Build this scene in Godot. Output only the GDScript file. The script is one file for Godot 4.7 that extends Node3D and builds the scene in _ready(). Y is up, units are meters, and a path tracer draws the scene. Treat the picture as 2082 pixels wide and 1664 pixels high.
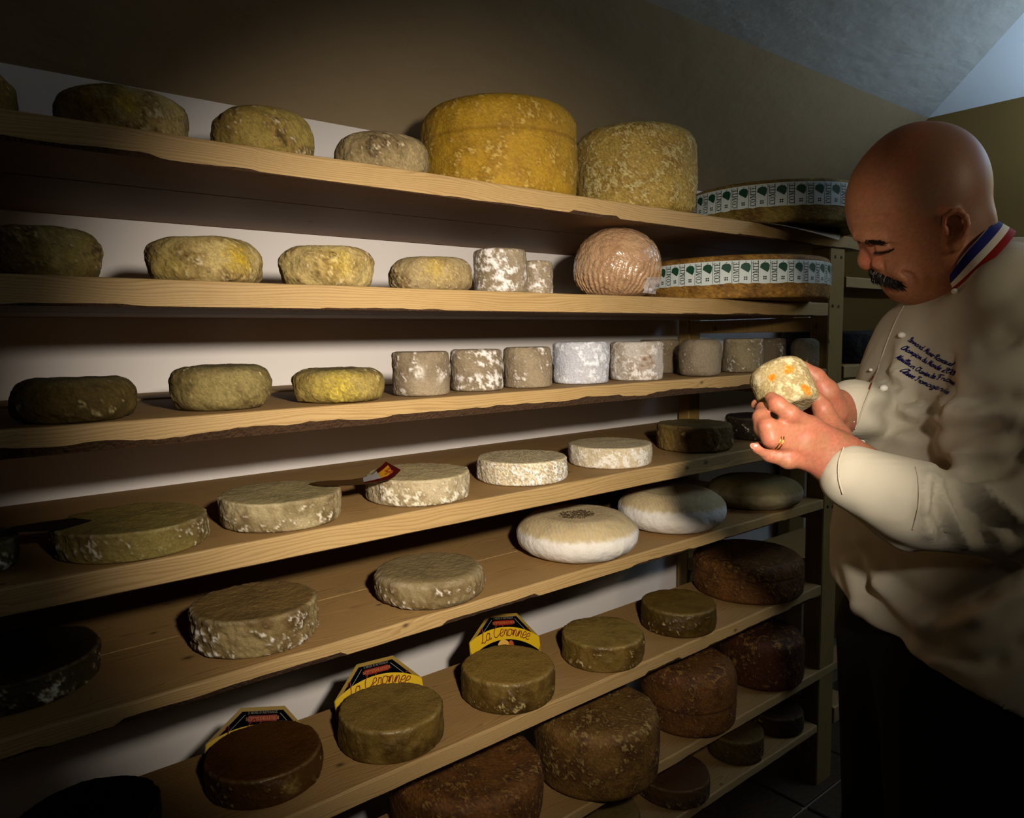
extends Node3D
# A cheese cellar: spruce shelves full of cheeses along a white wall, a cheesemonger in a white jacket on the right.
# x runs along the shelves, y is up, z comes out of the wall (the front edge of the shelves is z = 0). Metres.

const FPX := 1500.0                       # focal length in pixels of a 2082 x 1664 frame
const EYE := Vector3(0.0, 1.35, 1.05)
const RT := Vector3(0.77526, -0.01497, 0.63146)
const UP := Vector3(0.07233, 0.99525, -0.06521)
const FW := Vector3(0.62748, -0.09623, -0.77266)
const LAMP := Vector3(0.2, 1.53, 1.2)
const LAMP_AIM := Vector3(0.83, 1.22, 0.0)
const FILL := Vector3(1.2, 2.0, 2.2)
const FILL_AIM := Vector3(1.2, 1.38, 0.58)
const UPLIGHT := Vector3(2.98, 1.8, 1.0)
const WALL_Z := -0.562
const END_X := 3.094
const ROOM_L := -1.3
const ROOM_F := 2.7
const SHELF_Y := {1: 1.6227, 2: 1.4336, 3: 1.2505, 4: 1.0617, 5: 0.876, 6: 0.6237, 7: 0.365, 8: 0.2}

var used := {}
var M := {}                               # materials
var rng := RandomNumberGenerator.new()
var nA := FastNoiseLite.new()             # broad, middle and fine noise for rinds
var nB := FastNoiseLite.new()
var nC := FastNoiseLite.new()
var nK := FastNoiseLite.new()             # cells, for cracks


func _ready() -> void:
	rng.seed = 7
	_camera_and_light()
	_noises()
	_materials()
	_room()
	_rack()
	_cheeses()
	_cards()
	_small_things()
	_person()


# ------------------------------------------------------------------ camera, lights

func _camera_and_light() -> void:
	var cam := Camera3D.new()
	cam.name = "camera"
	cam.fov = rad_to_deg(2.0 * atan(832.0 / FPX))
	cam.near = 0.05
	cam.far = 40.0
	cam.transform = Transform3D(Basis(RT, UP, -FW).orthonormalized(), EYE)
	cam.current = true
	add_child(cam)
	var we := WorldEnvironment.new()
	we.name = "environment"
	var e := Environment.new()
	e.background_mode = Environment.BG_COLOR
	e.background_color = Color(0, 0, 0)
	e.tonemap_mode = Environment.TONE_MAPPER_LINEAR
	e.tonemap_exposure = 1.0
	e.sdfgi_enabled = true
	e.ssao_enabled = true
	e.ssil_enabled = true
	we.environment = e
	add_child(we)
	# the work lamp beside the camera
	var sp := SpotLight3D.new()
	sp.name = "lamp_light"
	sp.light_color = Color(1.0, 0.955, 0.885)
	sp.light_energy = 3.7
	sp.light_size = 0.035
	sp.spot_angle = 32.5
	sp.spot_angle_attenuation = 1.0
	sp.spot_attenuation = 2.0
	sp.spot_range = 12.0
	sp.shadow_enabled = true
	add_child(sp)
	sp.look_at_from_position(LAMP + (LAMP_AIM - LAMP).normalized() * 0.02, LAMP_AIM, Vector3.UP)
	# an added cool uplight, unseen on the right, in place of daylight overhead
	var al := AreaLight3D.new()
	al.name = "ceiling_fill_light"
	al.area_size = Vector2(0.1, 0.5)
	al.light_color = Color(0.78, 0.89, 1.0)
	al.light_energy = 1.9
	al.area_range = 12.0
	al.shadow_enabled = true
	al.transform = Transform3D(Basis(Vector3.RIGHT, PI / 2), UPLIGHT + Vector3(0, 0.006, 0))
	add_child(al)
	# added dim warm fill behind the camera, to brighten the man
	var rf := SpotLight3D.new()
	rf.name = "fill_light"
	rf.light_color = Color(1.0, 0.93, 0.80)
	rf.light_energy = 0.62
	rf.light_size = 0.14
	rf.spot_angle = 19.0
	rf.spot_angle_attenuation = 1.0
	rf.spot_attenuation = 2.0
	rf.spot_range = 12.0
	rf.shadow_enabled = true
	add_child(rf)
	rf.look_at_from_position(FILL + (FILL_AIM - FILL).normalized() * 0.02, FILL_AIM, Vector3.UP)


# ------------------------------------------------------------------ helpers

func W(u: float, v: float, t: float) -> Vector3:      # the point at depth t that the photograph shows at (u, v); used to measure places
	return EYE + (FW + RT * ((u - 1041.0) / FPX) + UP * ((832.0 - v) / FPX)) * t


func numbered(called: String) -> String:
	if not used.has(called):
		used[called] = 0
		return called
	used[called] += 1
	return "%s_%03d" % [called, used[called]]


func tag(o: Node, label: String, category: String, group := "") -> Node:
	o.set_meta("label", label)
	o.set_meta("category", category)
	if group != "":
		o.set_meta("group", group)
	return o


func mi(called: String, mesh: Mesh, mat: Material, parent: Node = null) -> MeshInstance3D:
	var o := MeshInstance3D.new()
	o.mesh = mesh
	if mat:
		o.material_override = mat
	if parent == null:
		o.name = numbered(called)
		add_child(o)
	else:
		o.name = called
		parent.add_child(o, true)
	return o


func root_of(called: String, at: Vector3, turn := 0.0) -> Node3D:
	var o := Node3D.new()
	o.name = numbered(called)
	o.position = at
	o.rotation.y = turn
	add_child(o)
	return o


func grid_mesh(P: PackedVector3Array, nu: int, nv: int, wrap_u: bool, cols := PackedColorArray(), uvs := PackedVector2Array(), flip := false) -> ArrayMesh:
	# a grid of nv rows with nu points each, smooth normals
	var idx := PackedInt32Array()
	var cu := nu if wrap_u else nu - 1
	idx.resize((nv - 1) * cu * 6)
	var w := 0
	for j in nv - 1:
		for i in cu:
			var a := j * nu + i
			var b := j * nu + (i + 1) % nu
			var c := a + nu
			var d := b + nu
			if flip:
				idx[w] = a; idx[w + 1] = b; idx[w + 2] = c; idx[w + 3] = b; idx[w + 4] = d; idx[w + 5] = c
			else:
				idx[w] = a; idx[w + 1] = c; idx[w + 2] = b; idx[w + 3] = b; idx[w + 4] = c; idx[w + 5] = d
			w += 6
	return index_mesh(P, idx, cols, uvs)


func index_mesh(P: PackedVector3Array, idx: PackedInt32Array, cols := PackedColorArray(), uvs := PackedVector2Array()) -> ArrayMesh:
	var N := PackedVector3Array()
	N.resize(P.size())
	for k in range(0, idx.size(), 3):
		var a := idx[k]
		var b := idx[k + 1]
		var c := idx[k + 2]
		var n := (P[c] - P[a]).cross(P[b] - P[a])
		N[a] += n
		N[b] += n
		N[c] += n
	for i in N.size():
		N[i] = N[i].normalized() if N[i].length_squared() > 1e-24 else Vector3.UP
	var arr := []
	arr.resize(Mesh.ARRAY_MAX)
	arr[Mesh.ARRAY_VERTEX] = P
	arr[Mesh.ARRAY_NORMAL] = N
	arr[Mesh.ARRAY_INDEX] = idx
	if cols.size():
		arr[Mesh.ARRAY_COLOR] = cols
	if uvs.size():
		arr[Mesh.ARRAY_TEX_UV] = uvs
	var m := ArrayMesh.new()
	m.add_surface_from_arrays(Mesh.PRIMITIVE_TRIANGLES, arr)
	return m


func st_new() -> SurfaceTool:
	var st := SurfaceTool.new()
	st.begin(Mesh.PRIMITIVE_TRIANGLES)
	st.set_smooth_group(-1)
	return st


func quad(st: SurfaceTool, a: Vector3, b: Vector3, c: Vector3, d: Vector3, uv := []) -> void:   # a b c d counter-clockwise seen from outside
	var ps := [a, c, b, a, d, c]
	var us := [0, 2, 1, 0, 3, 2]
	for k in 6:
		if uv.size():
			st.set_uv(uv[us[k]])
		st.add_vertex(ps[k])


func done(st: SurfaceTool) -> ArrayMesh:
	st.generate_normals()
	return st.commit()


func box(st: SurfaceTool, c: Vector3, s: Vector3, bev := 0.0, B := Basis()) -> void:   # a box with chamfered edges
	var h := s * 0.5
	var b: float = minf(bev, minf(h.x, minf(h.y, h.z)) * 0.9)
	var f := func(x: float, y: float, z: float) -> Vector3: return c + B * Vector3(x, y, z)
	for ax in 3:
		for sg in [-1.0, 1.0]:
			var u := (ax + 1) % 3
			var v := (ax + 2) % 3
			var pts := []
			for k in [[-1, -1], [1, -1], [1, 1], [-1, 1]]:
				var q := Vector3()
				q[ax] = sg * h[ax]
				q[u] = k[0] * (h[u] - b)
				q[v] = k[1] * (h[v] - b)
				pts.append(f.call(q.x, q.y, q.z))
			if sg > 0:
				quad(st, pts[0], pts[1], pts[2], pts[3])
			else:
				quad(st, pts[3], pts[2], pts[1], pts[0])
	if b <= 0.0:
		return
	for ax in 3:                          # edges along ax
		var u := (ax + 1) % 3
		var v := (ax + 2) % 3
		for su in [-1.0, 1.0]:
			for sv in [-1.0, 1.0]:
				var p := []
				for k in [[0, -1], [1, -1], [1, 1], [0, 1]]:
					var q := Vector3()
					q[ax] = k[1] * (h[ax] - b)
					q[u] = su * (h[u] - (b if k[0] == 1 else 0.0))
					q[v] = sv * (h[v] - (0.0 if k[0] == 1 else b))
					p.append(f.call(q.x, q.y, q.z))
				if su * sv > 0:
					quad(st, p[3], p[2], p[1], p[0])
				else:
					quad(st, p[0], p[1], p[2], p[3])
	for sx in [-1.0, 1.0]:
		for sy in [-1.0, 1.0]:
			for sz in [-1.0, 1.0]:
				var a: Vector3 = f.call(sx * h.x, sy * (h.y - b), sz * (h.z - b))
				var d: Vector3 = f.call(sx * (h.x - b), sy * h.y, sz * (h.z - b))
				var e: Vector3 = f.call(sx * (h.x - b), sy * (h.y - b), sz * h.z)
				if sx * sy * sz > 0:
					st.add_vertex(a); st.add_vertex(e); st.add_vertex(d)
				else:
					st.add_vertex(a); st.add_vertex(d); st.add_vertex(e)


func prism(st: SurfaceTool, pts: Array, out: Vector3) -> void:   # a flat panel with thickness: pts counter-clockwise seen from the room, pushed out along «out»
	var n := pts.size()
	for k in range(1, n - 1):
		st.add_vertex(pts[0]); st.add_vertex(pts[k + 1]); st.add_vertex(pts[k])
		st.add_vertex(pts[0] + out); st.add_vertex(pts[k] + out); st.add_vertex(pts[k + 1] + out)
	for k in n:
		var a: Vector3 = pts[k]
		var b: Vector3 = pts[(k + 1) % n]
		quad(st, a, a + out, b + out, b)


func tube(st: SurfaceTool, pts: Array, r: Variant, sides := 6, closed := false) -> void:
	var n := pts.size()
	var ref := Vector3(0.31, 0.87, 0.39)
	var rings := []
	for i in n:
		var t: Vector3
		if closed:
			t = pts[(i + 1) % n] - pts[(i - 1 + n) % n]
		else:
			t = pts[mini(i + 1, n - 1)] - pts[maxi(i - 1, 0)]
		t = t.normalized()
		if absf(t.dot(ref)) > 0.97:
			ref = Vector3(0.9, 0.1, -0.4)
		var x := t.cross(ref).normalized()
		var y := t.cross(x)
		var rad: float = r[i] if r is Array else r
		var ring := []
		for k in sides:
			var a := TAU * k / sides
			ring.append(pts[i] + (x * cos(a) + y * sin(a)) * rad)
		rings.append(ring)
	for i in (n if closed else n - 1):
		var R0: Array = rings[i]
		var R1: Array = rings[(i + 1) % n]
		for k in sides:
			var k2 := (k + 1) % sides
			quad(st, R0[k], R1[k], R1[k2], R0[k2])
	if not closed:
		for k in range(1, sides - 1):
			st.add_vertex(rings[0][0]); st.add_vertex(rings[0][k + 1]); st.add_vertex(rings[0][k])
			st.add_vertex(rings[n - 1][0]); st.add_vertex(rings[n - 1][k]); st.add_vertex(rings[n - 1][k + 1])


func lathe(prof: PackedVector2Array, n := 48) -> ArrayMesh:
	var P := PackedVector3Array()
	for p in prof:
		for i in n:
			var a := TAU * i / n
			P.append(Vector3(p.x * cos(a), p.y, p.x * sin(a)))
	return grid_mesh(P, n, prof.size(), true)


func spline(pts: Array, per := 5) -> Array:             # Catmull-Rom through the points
	var out := []
	var n := pts.size()
	for i in n - 1:
		var p0 = pts[maxi(i - 1, 0)]
		var p1 = pts[i]
		var p2 = pts[i + 1]
		var p3 = pts[mini(i + 2, n - 1)]
		for k in per:
			var t := float(k) / per
			out.append((p1 * 2.0 + (p2 - p0) * t + (p0 * 2.0 - p1 * 5.0 + p2 * 4.0 - p3) * t * t + (p1 * 3.0 - p0 - p2 * 3.0 + p3) * t * t * t) * 0.5)
	out.append(pts[n - 1])
	return out


func flat_text(words: String, height: float, bold := true, serif := false) -> Array:   # triangles of lettering in the plane, centred, capitals «height» tall
	var f := SystemFont.new()
	f.font_names = PackedStringArray(["Droid Serif" if serif else "Droid Sans"])
	f.font_weight = 700 if bold else 400
	var tm := TextMesh.new()
	tm.font = f
	tm.text = words
	tm.font_size = 32
	tm.pixel_size = 0.01
	tm.depth = 0.0
	var arr := tm.get_mesh_arrays()
	var V: PackedVector3Array = arr[Mesh.ARRAY_VERTEX]
	var I = arr[Mesh.ARRAY_INDEX]
	var out := []
	var lo := Vector2(1e9, 1e9)
	var hi := Vector2(-1e9, -1e9)
	for p in V:
		lo = lo.min(Vector2(p.x, p.y))
		hi = hi.max(Vector2(p.x, p.y))
	var s := height / (0.32 * 0.715)
	var c := (lo + hi) * 0.5
	var order: PackedInt32Array = I if I != null and I.size() else PackedInt32Array(range(V.size()))
	for i in order:
		out.append(Vector2(V[i].x - c.x, V[i].y - c.y) * s)
	return out


# ------------------------------------------------------------------ noises and materials

func _noises() -> void:
	for q in [[nA, 11, 14.0, 3], [nB, 23, 60.0, 3], [nC, 37, 230.0, 2]]:
		var n: FastNoiseLite = q[0]
		n.seed = q[1]
		n.noise_type = FastNoiseLite.TYPE_SIMPLEX_SMOOTH
		n.frequency = q[2]
		n.fractal_type = FastNoiseLite.FRACTAL_FBM
		n.fractal_octaves = q[3]
	nK.seed = 5
	nK.noise_type = FastNoiseLite.TYPE_CELLULAR
	nK.frequency = 22.0
	nK.cellular_return_type = FastNoiseLite.RETURN_DISTANCE2_SUB
	nK.fractal_type = FastNoiseLite.FRACTAL_NONE
	nK.domain_warp_enabled = true
	nK.domain_warp_amplitude = 0.03
	nK.domain_warp_frequency = 25.0


func noise_tex(size: int, freq: float, oct: int, lo: float, hi: float, kind := FastNoiseLite.TYPE_SIMPLEX_SMOOTH, seed_ := 1) -> NoiseTexture2D:
	var n := FastNoiseLite.new()
	n.seed = seed_
	n.noise_type = kind
	n.frequency = freq
	n.fractal_octaves = oct
	var t := NoiseTexture2D.new()
	t.width = size
	t.height = size
	t.seamless = true
	t.noise = n
	var g := Gradient.new()
	g.set_color(0, Color(lo, lo, lo))
	g.set_color(1, Color(hi, hi, hi))
	t.color_ramp = g
	return t


func mat(c: Color, rough := 0.8, vc := false) -> StandardMaterial3D:
	var m := StandardMaterial3D.new()
	m.albedo_color = c
	m.roughness = rough
	m.metallic_specular = 0.4
	if vc:
		m.vertex_color_use_as_albedo = true
		m.vertex_color_is_srgb = true
	return m


func rind(rough: float, tex: Texture2D, scale: float, bump: Texture2D, bscale: float, depth: float) -> StandardMaterial3D:
	var m := mat(Color.WHITE, rough, true)
	m.albedo_texture = tex
	m.uv1_triplanar = true
	m.uv1_scale = Vector3.ONE * scale
	m.heightmap_enabled = true
	m.heightmap_texture = bump
	m.heightmap_scale = depth
	return m


func wood_image(seed_: int, dark: Color, light: Color, wild: float) -> ImageTexture:
	var w := 1024
	var h := 512
	var n1 := FastNoiseLite.new()
	n1.seed = seed_
	n1.frequency = 1.0
	n1.fractal_octaves = 3
	var data := PackedByteArray()
	data.resize(w * h * 3)
	var k := 0
	var knots := []
	var r := RandomNumberGenerator.new()
	r.seed = seed_
	for i in 5:
		knots.append(Vector3(r.randf() * 1.4, r.randf() * 0.35, r.randf_range(0.005, 0.011)))
	for j in h:
		var v := 0.35 * j / h
		for i in w:
			var u := 1.4 * i / w
			var sway := n1.get_noise_2d(u * 1.6, v * 7.0) * 0.03 * wild
			var kd := 0.0
			for q in knots:
				var du: float = (u - q.x) / 3.2
				var dv: float = v - q.y
				var d2: float = (du * du + dv * dv) / (q.z * q.z)
				if d2 < 20.0:
					sway += signf(dv) * q.z * 0.9 * exp(-d2 * 0.22)
					var e2: float = ((u - q.x) * (u - q.x) * 0.5 + dv * dv) / (q.z * q.z * 0.3)
					kd = maxf(kd, exp(-e2))
			var ring := fposmod((v + sway) * 210.0 + n1.get_noise_2d(u * 0.4 + 9.0, v * 30.0) * 1.2, 1.0)
			var late := smoothstep(0.35, 0.92, ring) * (1.0 - smoothstep(0.92, 1.0, ring))
			var fine := n1.get_noise_2d(u * 9.0, v * 420.0) * 0.18
			var blot := n1.get_noise_2d(u * 3.0 + 40.0, v * 9.0) * 0.3
			var f := clampf(late * 0.75 + fine + blot * 0.6 + 0.1, 0.0, 1.0)
			var c := light.lerp(dark, f).lerp(dark * 0.45, kd * 0.85)
			data[k] = clampi(int(c.r * 255.0), 0, 255)
			data[k + 1] = clampi(int(c.g * 255.0), 0, 255)
			data[k + 2] = clampi(int(c.b * 255.0), 0, 255)
			k += 3
	return ImageTexture.create_from_image(Image.create_from_data(w, h, false, Image.FORMAT_RGB8, data))


func _materials() -> void:
	var sp := noise_tex(512, 0.05, 4, 0.74, 1.0)
	var spf := noise_tex(512, 0.12, 3, 0.68, 1.0, FastNoiseLite.TYPE_SIMPLEX_SMOOTH, 8)
	var bump := noise_tex(512, 0.03, 5, 0.0, 1.0, FastNoiseLite.TYPE_SIMPLEX_SMOOTH, 3)
	var cell := noise_tex(512, 0.05, 2, 1.0, 0.0, FastNoiseLite.TYPE_CELLULAR, 4)
	M.rind = rind(0.82, sp, 9.0, bump, 9.0, 0.10)
	M.rind_rough = rind(0.85, spf, 7.0, bump, 11.0, 0.12)
	M.rind_fine = rind(0.75, spf, 10.0, bump, 10.0, 0.07)
	M.rind_wax = rind(0.42, sp, 9.0, bump, 9.0, 0.09)
	M.film = rind(0.35, sp, 9.0, cell, 12.0, 0.12)
	M.film.clearcoat_enabled = true
	M.film.clearcoat = 1.0
	M.film.clearcoat_roughness = 0.12
	M.linen = rind(0.85, noise_tex(512, 0.2, 2, 0.82, 1.0), 6.0, bump, 6.0, 0.1)
	var wood := wood_image(3, Color(0.56, 0.44, 0.27), Color(0.66, 0.545, 0.36), 0.6)
	var wood2 := wood_image(14, Color(0.52, 0.41, 0.26), Color(0.64, 0.52, 0.34), 0.8)
	for q in [["wood", wood, 0.62], ["wood_top", wood2, 0.75]]:
		var m := mat(Color(1, 1, 1) if q[0] == "wood" else Color(1.0, 0.98, 0.93), q[2], true)
		m.albedo_texture = q[1]
		m.heightmap_enabled = true
		m.heightmap_texture = q[1]
		m.heightmap_scale = 0.05
		M[q[0]] = m
	M.bark = rind(0.95, spf, 6.0, cell, 6.0, 0.4)
	var pl := mat(Color(0.86, 0.83, 0.81), 0.9)
	var plb := noise_tex(1024, 0.006, 5, 0.0, 1.0, FastNoiseLite.TYPE_SIMPLEX_SMOOTH, 12)
	pl.heightmap_texture = plb
	pl.heightmap_scale = 0.6
	pl.uv1_triplanar = true
	pl.uv1_world_triplanar = true
	pl.uv1_scale = Vector3(0.9, 0.9, 0.9)
	M.wall = pl
	var cv: StandardMaterial3D = pl.duplicate()
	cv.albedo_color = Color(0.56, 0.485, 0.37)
	cv.uv1_scale = Vector3(0.9, 2.2, 2.2)
	cv.heightmap_enabled = true
	cv.heightmap_scale = 0.45
	M.cove = cv
	var gy: StandardMaterial3D = cv.duplicate()
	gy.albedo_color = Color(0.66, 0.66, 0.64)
	M.ceiling = gy
	M.panel = mat(Color(0.93, 0.96, 0.98), 0.9)  # daylight on this ceiling slope put into a whiter, cooler colour
	var ew: StandardMaterial3D = pl.duplicate()
	ew.albedo_color = Color(0.62, 0.50, 0.28)
	M.end_wall = ew
	var fl := mat(Color(0.30, 0.22, 0.15), 0.55)
	fl.albedo_texture = sp
	fl.uv1_triplanar = true
	fl.uv1_scale = Vector3.ONE * 2.0
	M.tile = fl
	M.grout = mat(Color(0.5, 0.45, 0.38), 0.9)
	M.stone = mat(Color(0.30, 0.27, 0.23), 0.95)
	M.iron = mat(Color(0.05, 0.045, 0.04), 0.5)
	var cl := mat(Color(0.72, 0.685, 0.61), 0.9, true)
	var weave := noise_tex(512, 0.25, 2, 0.0, 1.0, FastNoiseLite.TYPE_SIMPLEX, 21)
	cl.heightmap_enabled = true
	cl.heightmap_texture = weave
	cl.heightmap_scale = 0.008
	cl.uv1_triplanar = true
	cl.uv1_scale = Vector3.ONE * 4.0
	cl.rim_enabled = true
	cl.rim = 0.25
	M.cloth = cl
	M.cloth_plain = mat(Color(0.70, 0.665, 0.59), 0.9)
	M.black_card = mat(Color(0.012, 0.012, 0.014), 0.95)
	M.black_card.metallic_specular = 0.1
	M.trousers = mat(Color(0.02, 0.018, 0.018), 0.95)
	var sk := mat(Color.WHITE, 0.5, true)
	sk.heightmap_enabled = true
	sk.heightmap_texture = noise_tex(512, 0.1, 4, 0.0, 1.0, FastNoiseLite.TYPE_SIMPLEX_SMOOTH, 31)
	sk.heightmap_scale = 0.012
	sk.uv1_triplanar = true
	sk.uv1_scale = Vector3.ONE * 9.0
	M.skin = sk
	M.hair = mat(Color.WHITE, 0.55, true)
	M.gold = mat(Color(0.95, 0.75, 0.35), 0.25)
	M.gold.metallic = 1.0
	M.shoe = mat(Color(0.03, 0.025, 0.02), 0.4)


# ------------------------------------------------------------------ the room

func structure(called: String, st: SurfaceTool, m: Material) -> MeshInstance3D:
	var o := MeshInstance3D.new()
	o.name = called
	o.mesh = done(st)
	o.material_override = m
	o.set_meta("kind", "structure")
	add_child(o)
	return o


func _room() -> void:
	var st := st_new()
	box(st, Vector3((ROOM_L + END_X) / 2, 0.92, WALL_Z - 0.1), Vector3(END_X - ROOM_L + 0.4, 1.96, 0.2))
	structure("wall_back", st, M.wall)
	# the sloping cove above the shelves
	var y0 := 1.846
	var y1 := 2.165
	var zb := -0.2
	var yr := 2.59
	var zr := 1.2
	var xr := END_X - 1.4
	st = st_new()
	var nrm := Vector3(0, 0.36, -0.32).normalized() * 0.12
	prism(st, [Vector3(ROOM_L - 0.2, y0, WALL_Z), Vector3(ROOM_L - 0.2, y1, zb), Vector3(END_X + 0.2, y1, zb), Vector3(END_X + 0.2, y0, WALL_Z)], nrm)
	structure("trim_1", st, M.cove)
	st = st_new()
	prism(st, [Vector3(ROOM_L - 0.2, y1, zb), Vector3(ROOM_L - 0.2, yr, zr), Vector3(xr, yr, zr), Vector3(END_X, y1, zb)], Vector3(0, 0.12, 0))
	prism(st, [Vector3(ROOM_L - 0.2, yr, zr), Vector3(ROOM_L - 0.2, y1, ROOM_F), Vector3(END_X, y1, ROOM_F), Vector3(xr, yr, zr)], Vector3(0, 0.12, 0))
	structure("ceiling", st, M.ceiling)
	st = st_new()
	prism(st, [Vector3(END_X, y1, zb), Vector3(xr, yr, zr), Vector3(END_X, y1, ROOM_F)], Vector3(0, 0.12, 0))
	structure("daylit_trim_2", st, M.panel)  # part of the ceiling, its brighter light painted in
	st = st_new()
	box(st, Vector3(END_X + 0.1, 1.1, (ROOM_F + WALL_Z) / 2), Vector3(0.2, 2.2, ROOM_F - WALL_Z + 0.4))
	structure("wall_right", st, M.end_wall)
	st = st_new()
	box(st, Vector3(ROOM_L - 0.1, 1.33, (ROOM_F + WALL_Z) / 2), Vector3(0.2, 2.7, ROOM_F - WALL_Z + 0.4))
	structure("wall_left", st, M.stone)
	st = st_new()
	box(st, Vector3((ROOM_L + END_X) / 2, 1.1, ROOM_F + 0.1), Vector3(END_X - ROOM_L + 0.4, 2.2, 0.2))
	structure("wall_front", st, M.stone)
	# housing made up for the added uplight, out of view on the end wall
	var trough := root_of("added_uplight", UPLIGHT)
	tag(trough, "added white trough lamp, out of view, that brightens the ceiling", "lamp")
	st = st_new()
	for q in [[-0.062, -0.03, 0.0, 0.012, 0.07, 0.56], [0.062, -0.03, 0.0, 0.012, 0.07, 0.56], [0.0, -0.03, 0.274, 0.124, 0.07, 0.012], [0.0, -0.03, -0.274, 0.124, 0.07, 0.012], [0.0, -0.06, 0.0, 0.124, 0.012, 0.56]]:
		box(st, Vector3(q[0], q[1], q[2]), Vector3(q[3], q[4], q[5]), 0.001)
	mi("housing", done(st), M.wall, trough)
	st = st_new()
	box(st, Vector3(0, -0.004, 0), Vector3(0.1, 0.008, 0.5))
	var um := mat(Color(0.9, 0.95, 1.0))
	um.emission_enabled = true
	um.emission = Color(0.66, 0.83, 1.0)
	um.emission_energy_multiplier = 1.0
	mi("lamp_face", done(st), um, trough)
	var fill_lamp := root_of("added_fill_lamp", FILL)  # made-up fixture for the fill on the man, never in view
	tag(fill_lamp, "added round warm fill lamp, out of view behind the camera", "lamp")
	var fd := (FILL_AIM - FILL).normalized()
	st = st_new()
	tube(st, [-fd * 0.03, -fd * 0.2], [0.16, 0.05], 24)
	tube(st, [-fd * 0.15, Vector3(0, 0.2, 0.03)], 0.012, 8)
	mi("housing", done(st), M.iron, fill_lamp)
	st = st_new()
	tube(st, [-fd * 0.01, -fd * 0.026], 0.14, 24)
	um = mat(Color(1.0, 0.95, 0.88))
	um.emission_enabled = true
	um.emission = Color(1.0, 0.93, 0.80)
	um.emission_energy_multiplier = 0.6
	mi("lamp_face", done(st), um, fill_lamp)
	# floor of dark tiles; only the bit by the rack end shows
	st = st_new()
	box(st, Vector3((ROOM_L + END_X) / 2, -0.062, (ROOM_F + WALL_Z) / 2), Vector3(END_X - ROOM_L + 0.4, 0.12, ROOM_F - WALL_Z + 0.4))
	var floor_ := structure("floor", st, M.grout)
	var tiles := []
	for k in 3:
		st = st_new()
		box(st, Vector3.ZERO, Vector3(0.322, 0.012, 0.322), 0.003)
		tiles.append(done(st))
	var c0 := Vector2(2.05, 0.19)
	for i in range(-10, 4):
		for j in range(-3, 8):
			var p := Vector2(c0.x + i * 0.33, c0.y + j * 0.33)
			if p.x < ROOM_L + 0.2 or p.x > END_X - 0.17 or p.y < WALL_Z + 0.17 or p.y > ROOM_F - 0.17:
				continue
			var o := mi("tile", tiles[(i * 3 + j + 40) % 3], M.tile, floor_)
			o.position = Vector3(p.x, 0.0, p.y)
	# the lamp on its stand behind the camera
	var lamp := root_of("work_lamp", Vector3(LAMP.x, 0, LAMP.z + 0.12))
	tag(lamp, "small black work lamp on a tripod beside the camera", "lamp")
	var dir := (LAMP_AIM - LAMP).normalized()
	st = st_new()
	var at := LAMP - lamp.position
	tube(st, [at - dir * 0.03, at - dir * 0.16], [0.062, 0.035], 20)
	mi("lamp_head", done(st), M.iron, lamp)
	st = st_new()
	tube(st, [at - dir * 0.012, at - dir * 0.028], 0.056, 20)
	var gm := mat(Color(1, 0.95, 0.88))
	gm.emission_enabled = true
	gm.emission = Color(1, 0.93, 0.82)
	gm.emission_energy_multiplier = 2.0
	mi("lamp_face", done(st), gm, lamp)
	st = st_new()
	tube(st, [at - dir * 0.1, Vector3(0, 0.6, 0), Vector3(0, 0.35, 0)], 0.012, 8)
	mi("pole", done(st), M.iron, lamp)
	for k in 3:
		st = st_new()
		var a := TAU * k / 3.0 + 0.4
		tube(st, [Vector3(0, 0.5, 0), Vector3(cos(a) * 0.32, 0.012, sin(a) * 0.32)], 0.01, 8)
		mi("leg", done(st), M.iron, lamp)


# ------------------------------------------------------------------ the rack

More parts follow.
